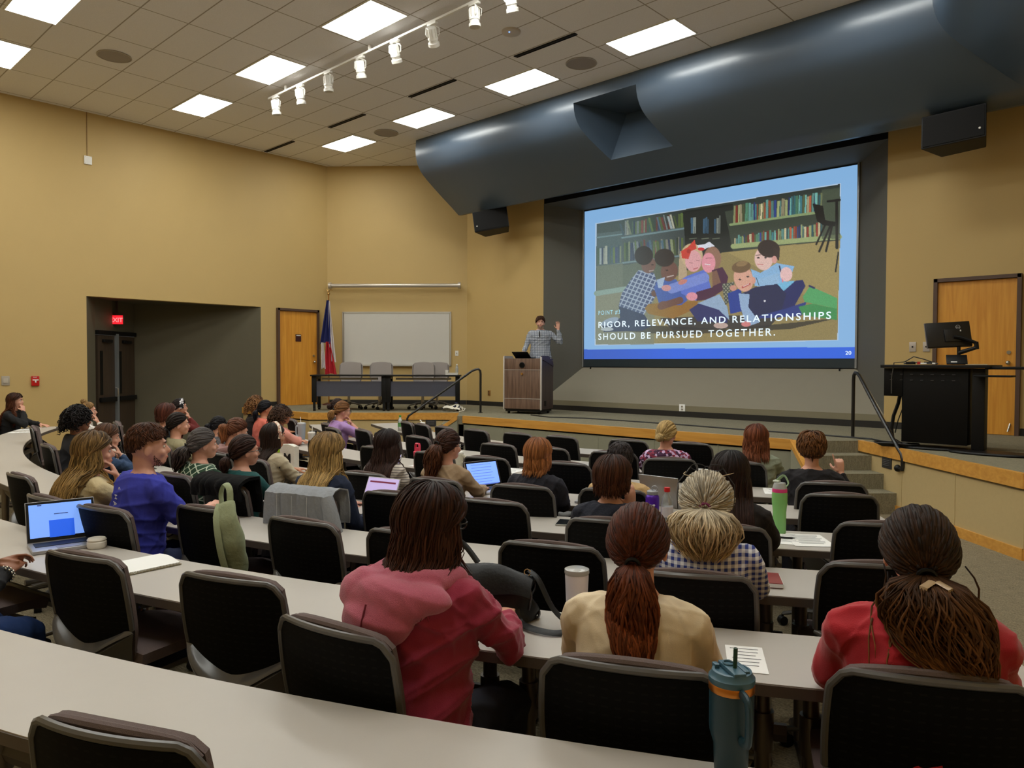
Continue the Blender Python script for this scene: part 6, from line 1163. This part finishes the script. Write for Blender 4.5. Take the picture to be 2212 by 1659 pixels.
build('side_zip',G().tube([(.165,-.03,.15),(.178,-.035,.10),(.17,-.04,.05)],.004,6),mat('zip_grey',(70,70,74),.3,.8),bg)
# laptops and tablets
laptop(at(-4.30,1.23),14,.32,.22,'silver laptop with a blue web page, on the table at left before the earbud case',112,None,(110,150,225),1.,content=2)
laptop(at(-5.16,1.99),34,.28,.20,'surface tablet showing a purple page beside the blue T-shirt man',112,M_black,(196,178,232),.9,content=3)
laptop(at(-3.90,3.98),14,.31,.21,'open laptop left of the navy-blazer woman, text on its blue screen',110,None,(120,160,250),1.,content=1)
laptop(at(-3.12,4.18),24,.30,.21,'open laptop right of the navy-blazer woman',108,None,(140,165,240),1.,content=1)
laptop(at(-2.66,4.43),22,.30,.21,'laptop half hidden behind the tan jacket',108,None,(170,185,240),1.,content=1)
def tablet(loc,rz,tilt,w,h,label,col,art=True):
    t=empty('tablet',loc,R_(rz),label,'tablet'); M=Matrix.Rotation(R_(tilt),4,'X')
    build('case',G().box((0,0,h/2),(w,.008,h)).xf(M),mat('tablet_rim',(190,188,190),.35,.4),t,bev=.003); build('screen',G().box((0,-.005,h/2),(w-.014,.002,h-.014)).xf(M),mat('tab_%d'%col[0],col,.3,emit=(col,.8)),t,smooth=False)
    if art: build('page_blocks',G().box((0,-.0065,h*.82),(w*.8,.001,h*.06)).box((-.02,-.0065,h*.42),(w*.6,.001,h*.10)).box((-w*.3,-.0065,h*.3),(w*.18,.001,h*.16)).xf(M),mat('page_wine',(110,34,60),.5,emit=((110,34,60),.5)),t,smooth=False)
    build('stand_foot',G().box((0,.04,.003),(w*.6,.09,.004)).box((0,.045,h*.25),(w*.4,.003,h*.5),Matrix.Rotation(R_(20),3,'X')),M_black,t); return t
tablet((-4.03,3.00,TZ+.01),14,-26,.27,.19,'tablet with a red and lilac page held by the wavy-blonde woman',(176,160,206))
tablet((-4.90,3.76,TZ),14,-22,.16,.22,'tablet showing a white and lilac page, left of the brown ponytail',(190,184,236),False)
# drinks
tumbler(-4.72,3.62,'mustard yellow tumbler with white lid and straw, beside the tablet',mat('mustard_enamel',(206,160,40),.35),M_white,.155,.036,.040,M_white,mat('mustard_enamel',(0,0,0)),rz=60)
t=tumbler(-5.32,4.42,'bright pink flip-top bottle by the striped shirt',mat('pink_enamel',(222,66,96),.4),mat('pink_enamel',(0,0,0)),.13,.034,.036,name='water_bottle',cat='bottle')
build('carry_cap',G().tube([(-.028,0,.14),(-.028,0,.20),(-.02,0,.215),(.02,0,.215),(.028,0,.20),(.028,0,.14)],[(.008,.014)]*6,8,up=(0,1,0)).box((0,0,.16),(.05,.034,.035)),mat('pink_enamel',(0,0,0)),t)
tumbler(-6.35,3.56,'lime green tumbler in front of the beige jacket',mat('lime_enamel',(166,214,44),.4),mat('lime_lid',(196,230,150),.4),.22,.034,.050)
tumbler(-5.12,2.06,'yellow-green tumbler held beside the purple tablet screen',mat('yellowgreen_enamel',(190,190,60),.45),mat('pale_lid',(214,210,190),.4),.115,.038,.044)
tumbler(-5.02,4.66,'cream tumbler with handle and long straw, right of the tan ponytail',mat('cream_enamel',(200,196,178),.45),M_white,.13,.036,.042,M_white,mat('cream_enamel',(0,0,0)))
tumbler(-1.72,2.20,'white printed tumbler with clear lid, left of the red ponytail',mat('white_tumbler',(222,218,226),.4),mat('clear_lid',(170,170,168),.2),.17,.036,.044)
tumbler(-8.0,4.84,'pale blue-grey handled tumbler at the pink top woman',mat('bluegrey_enamel',(170,182,192),.4),mat('bluegrey_lid',(196,204,210),.4),.22,.036,.048,M_white,mat('bluegrey_enamel',(0,0,0)),rz=200)
tumbler(-7.75,4.84,'steel tumbler between the blue-grey one and the paper cup',M_chrome,M_black,.14,.034,.042)
tumbler(-7.50,4.84,'cream paper cup right of the steel tumbler',mat('cream_cup',(216,206,176),.6),mat('cream_cup',(0,0,0)),.13,.032,.044,name='paper_cup',cat='cup')
tumbler(-7.62,4.74,'clear cup with a straw between the steel tumbler and cream cup',mat('frosted_cup',(190,188,184),.25),M_white,.14,.032,.042,M_white,name='plastic_cup',cat='cup')
t=tumbler(-7.72,6.50,'small purple bottle with a white flip lid before the stage',mat('violet_metal',(110,24,120),.35),M_white,.15,.032,.034,name='water_bottle',cat='bottle'); build('spout',G().tube([(-.02,0,.165),(-.035,0,.185),(-.05,0,.19)],.008,8),M_white,t)
water_bottle((-8.35,6.62,TZ),'small green-labelled soda bottle beside a red packet, front row',mat('green_cap',(60,150,60),.4),lab=mat('green_label',(90,150,80),.5)); 
tag(build('snack_packet',G().box((0,0,.03),(.10,.05,.06)),mat('red_packet',(176,40,50),.4),bev=.012),'small red packet beside the soda bottle in the front row','packet').location=(-8.15,6.60,TZ)
water_bottle((-2.30,3.79,TZ),'clear plastic bottle with a red cap, left of the grey ponytail',mat('red_cap',(200,30,34),.4),s=1.05,lab=mat('clear_label',(206,200,206),.4))
# purple camp bottle
t=empty('water_bottle',(-2.38,3.76,TZ),R_(18),'purple metal bottle with CAMP lettering and grey loop cap','bottle'); M_pur=mat('purple_metal',(84,34,170),.28,.3)
build('body',G().lathe([(0,0),(.036,0),(.039,.006),(.040,.02),(.040,.165),(.036,.180),(.029,.186),(.029,.19)],n=36),M_pur,t); build('cap',G().lathe([(.031,.186),(.033,.19),(.033,.205),(.026,.211),(0,.212)],n=28),mat('grey_cap',(150,152,158),.4),t); build('loop',G().tube([(.012+.016*cos(a),0,.222+.014*sin(a)) for a in np.linspace(0,2*pi,17)[:-1]],.004,8,closed=True),mat('grey_cap',(0,0,0)),t)
for i,c_ in enumerate('CAMP'): a=-115+i*18; text('lettering',c_,.022,M_paper,t,(.0405*cos(R_(a)),.0405*sin(R_(a)),.118),(pi/2,0,R_(a+90)),.0005,align='CENTER',bold=.0006)
g=G(); 
for rr_,a0,a1 in ((.024,190,350),(.018,200,340)): g.tube([((.0405)*cos(R_(-88)+.024/.0405*rr_/.024*cos(R_(a))),.0405*sin(R_(-88)+.024/.0405*rr_/.024*cos(R_(a))),.10+rr_*sin(R_(a))) for a in range(a0,a1+1,10)],.0014,6)
for k_ in range(7): a=-88-30+k_*10; g.box((.0405*cos(R_(a)),.0405*sin(R_(a)),.100+.006*abs(sin(k_*1.3))),(.003,.003,.006),Matrix.Rotation(R_(a),3,'Z'))
build('mountain_print',g,M_paper,t)
# green bottle
t=empty('water_bottle',(-1.76,4.10,TZ),0,'tall green bottle with a pink ring and carry loop, beside the loose papers','bottle')
build('body',G().lathe([(0,0),(.033,0),(.036,.006),(.036,.12),(.042,.18),(.042,.225),(.040,.235)],n=36),mat('green_enamel',(128,190,110),.45),t); build('pink_ring',G().lathe([(.0405,.232),(.041,.236),(.040,.252),(.039,.255)],n=36),mat('hot_pink',(220,60,130),.4),t)
build('grey_top',G().lathe([(.040,.253),(.034,.275),(.03,.285),(0,.285)],n=36),mat('lid_grey',(170,172,172),.45),t); build('carry_loop',G().tube(smoothpath([(.03,.0,.262),(.045,.01,.285),(.02,.015,.325),(-.005,.01,.31),(-.02,0,.285)],3),[(.009,.004)]*13,8),mat('green_loop',(150,180,140),.5),t); build('flip_lid',G().box((-.018,0,.292),(.035,.03,.012)),mat('pale_green_lid',(206,216,204),.4),t,bev=.004)
# papers, notebook, pen, book, phones
paper(-1.70,3.98,24,.21,.28,'printed handout under the black pen, right of the green bottle',9); paper(-1.57,4.03,38,.21,.28,'second handout half under the chair right of the pen',9,z=TZ+.001)
paper(-1.80,3.93,12,.2,.26,'sheet of the loose papers nearest the green bottle',8,z=TZ+.002)
p_=empty('pen',(-1.69,3.97,TZ+.008),R_(28),'black pen lying on the loose papers','pen'); build('barrel',G().cyl((-.065,0,0),(.055,0,0),.005,n=12).tube([(.055,0,0),(.07,0,0)],[.004,.001],10),M_black,p_); build('clip',G().box((-.045,0,.006),(.04,.003,.002)),M_black,p_)
paper(-1.075,2.26,30,.12,.22,'white card on the table right of the cream top',6)
paper(-12.2,3.02,-28,.21,.28,'sheet of paper before the far-left woman',5); paper(-11.85,2.85,-24,.2,.26,'sheet beside it, left end of the curved table',4)
for x,y,rz,l in ((-3.37,6.0,20,'sheet on the second table from the stage, by the floral blouse'),(-3.66,6.96,20,'sheet with dark print on the front table, right of the floral blouse'),(-2.35,5.45,28,'sheet beside the yellow sticky note'),(-5.25,6.42,10,'front-row sheet near the lectern side'),(-4.5,6.65,16,'front-row sheet, further right'),(-6.1,6.3,4,'front-row sheet between two chairs'),(-5.35,4.55,10,'sheet left of the cream tumbler'),(-4.55,4.85,14,'sheet right of the cream tumbler'),(-6.45,5.38,2,'sheet behind the striped-shirt woman'),(-3.7,4.92,20,'sheet at the tan jacket\'s left'),(-5.9,4.45,6,'sheet on the table before the pink bottle'),(-2.2,4.55,26,'napkins by the clear bottle'),(-5.15,2.60,8,'sheet under the green-grid-shirted woman\'s elbow')):
    paper(x,y,rz,.21,.28,'white '+l,4)
tag(build('sticky_note',G().box((0,0,.006),(.09,.09,.01)),mat('sticky_yellow',(226,214,90),.8),smooth=False),'yellow sticky note pad beside the green bottle lid','sticky note').location=(-2.27,5.33,TZ)
tag(build('wooden_block',G().box((0,0,.02),(.05,.04,.04)),mat('tan_block',(206,164,96),.6),bev=.004),'small tan block on the table left of the tan jacket','block').location=(-3.80,4.97,TZ)
t=empty('notebook',(-3.62,1.36,TZ),R_(4),'open white notebook on the second table, right of the front-left chair','notebook'); build('pages',G().grid(lambda u,v:((u-.5)*.20,(v-.5)*.24,.012+.010*sin(u*pi)+.008*(1-u)),10,4,.010),M_paper,t); build('cover',G().box((0,0,.003),(.21,.25,.004)),mat('notebook_cover',(150,140,110),.6),t,smooth=False); build('spiral',G().tube([(.105+.004*cos(k*1.6),-.115+.23*k/60,.008+.006*sin(k*1.6)) for k in range(61)],.0012,5),M_chrome,t)
t=empty('earbud_case',(-4.16,1.33,TZ),R_(20),'round white lidded case before the left laptop','case'); build('case',G().lathe([(0,0),(.04,0),(.046,.01),(.046,.032),(.04,.04)],n=28),M_white,t); build('lid',G().lathe([(.044,.040),(.046,.044),(.04,.052),(0,.055)],n=28),mat('ivory_lid',(214,208,196),.4),t)
t=empty('book',(-1.40,3.12,TZ),R_(30),'dark red book by the chair of the gingham shirt','book'); build('cover',G().box((0,0,.012),(.13,.17,.022)),mat('red_cover',(130,44,36),.5),t,bev=.002); build('page_block',G().box((.003,-.002,.012),(.128,.168,.016)),M_paper,t,smooth=False)
for x,y,rz,l in ((-2.80,3.45,30,'phone on the table left of the brown-bob woman\'s chair'),(-6.9,2.62,0,'dark phone before the denim jacket')):
    t=empty('phone',(x,y,TZ),R_(rz),'flat dark '+l,'phone','phones on the tables'); build('body',G().box((0,0,.005),(.075,.15,.009)),M_chrome,t,bev=.003); build('screen',G().box((0,0,.0101),(.068,.142,.001)),mat('phone_glass',(30,34,36),.1),t,smooth=False)
# garments and bags over chairs
def chair_at(i): r,x,y,a,l=CH[i]; return Vector((x,y,0)),R_(a)
def drape(i,name,label,cat,m_,W0,back,front,seed,flare=.02,sag=.03,shift=0.,thick=.008,amp=.012,parts=None):
    o,a=chair_at(i); t=empty(name,o,a,label,cat); r=random.Random(seed); ph=[r.uniform(0,6) for _ in range(5)]
    def f(u,v):
        s=2*u-1; L=v*(back+front); top=.957
        if L<front: y=.075+.05*(1-L/front)-.0; z=top-(front-L); y=.085+.07*(front-L)
        else: q=L-front; y=.075-min(1,q/.05)*.105+.08*max(0,q-.05); z=top-max(0,q-.03)
        if abs(L-front)<.04: z+=.012*(1-abs(L-front)/.04)
        e=abs(s)**2; y+=.045*s*s; y-=.02*e*(1 if L>front else -1)*(L>front); n=amp*(sin(s*9+ph[0]+2*v)+.6*sin(s*17+ph[1]-3*v)+.4*sin(v*11+ph[2]+s*4)); q=max(0,L-front)
        return (s*(W0+flare*q/.3)+shift+.01*sin(v*9+ph[3]),y-abs(n)*(1 if L>front else -.6),z-.04*e*(q>0)*q/.3-sag*q*sin(s*5+ph[4]))
    build('cloth',G().grid(f,36,26,thick),m_,t); return t
t=drape(16,'denim_jacket','grey denim jacket draped over the back of a chair','jacket',mat('grey_denim',(138,142,148),.9,var=.12,vs=60,bump=.5,bs=40),.235,.40,.2,2,.05); build('sleeve',G().tube(smoothpath([(.21,-.02,.93),(.25,-.03,.82),(.27,-.01,.66),(.25,.02,.52)],3),sm_r([.035,.045,.048,.04],3),12),mat('grey_denim',(0,0,0)),t)
g=G(); [g.tube([(x,-.062,.93),(x+.004,-.066,.8),(x-.002,-.05,.64)],.0025,5) for x in (-.12,-.01,.10)]; build('seams',g,mat('denim_seam',(160,162,166),.9),t)
drape(15,'black_jacket','black quilted jacket hung over the chair of the teal-shirted woman','jacket',mat('black_quilt',(6,6,7),.9,spec=.15,bump=.6,bs=30),.235,.12,.2,5,.03,thick=.02)
o,a=chair_at(9); t=empty('backpack',o,a,'sage green canvas backpack hung on the right of a chair back','bag'); M_sage=mat('sage_canvas',(150,160,128),.9,var=.08,bump=.35,bs=50)
g=G().tube(smoothpath([(.19,.02,.965),(.215,.0,.90),(.245,.01,.80),(.26,.03,.69),(.265,.05,.58),(.262,.06,.52)],4),sm_r([(.07,.025),(.085,.04),(.078,.05),(.062,.045),(.042,.035),(.014,.012)],4),20,up=(0,1,0)); o_=build('body',g,M_sage,t); wrinkle(o_,.006,3)
build('top_loop',G().tube(smoothpath([(.13,.05,.94),(.11,.06,1.01),(.15,.05,1.065),(.20,.04,1.04),(.215,.03,.95)],4),[(.016,.003)]*17,8),M_sage,t); build('shoulder_strap',G().tube(smoothpath([(.17,.0,.97),(.21,-.05,.9),(.245,-.055,.75),(.26,-.02,.6),(.265,.02,.5)],3),[(.016,.003)]*13,8),M_sage,t); build('side_seam',G().tube([(.20,-.045,.9),(.235,-.052,.75),(.255,-.0,.58)],.004,6),mat('sage_dark',(104,112,86),.9),t)
t=empty('tote_bag',Vector((-6.05,3.55,.74)),R_(5),'white tote with a black letter beside the copper ponytail','bag'); build('body',G().grid(lambda u,v:((u-.5)*.24,-.03+.02*sin(5*u),.0+.22*v-.03*(u-.5)**2),10,8,.05),mat('white_canvas',(214,210,200),.9,bump=.3,bs=60),t); text('letter','M',.13,M_black,t,(-.05,-.04,.05),(pi/2,0,0),.003,bold=.003)
t=empty('white_shirt_bundle',Vector((-5.02,1.98,.74)),R_(5),'grey-white cloth lying between the denim jacket and blue T-shirt man','cloth'); build('cloth',G().grid(lambda u,v:((u-.5)*.3,(v-.5)*.2,.07*sin(pi*u)*sin(pi*v)+.01*sin(9*u+7*v)+.012),14,12,.006),mat('pale_cloth',(180,184,186),.9,bump=.3,bs=40),t)
# bracelet on the wrist at the left edge
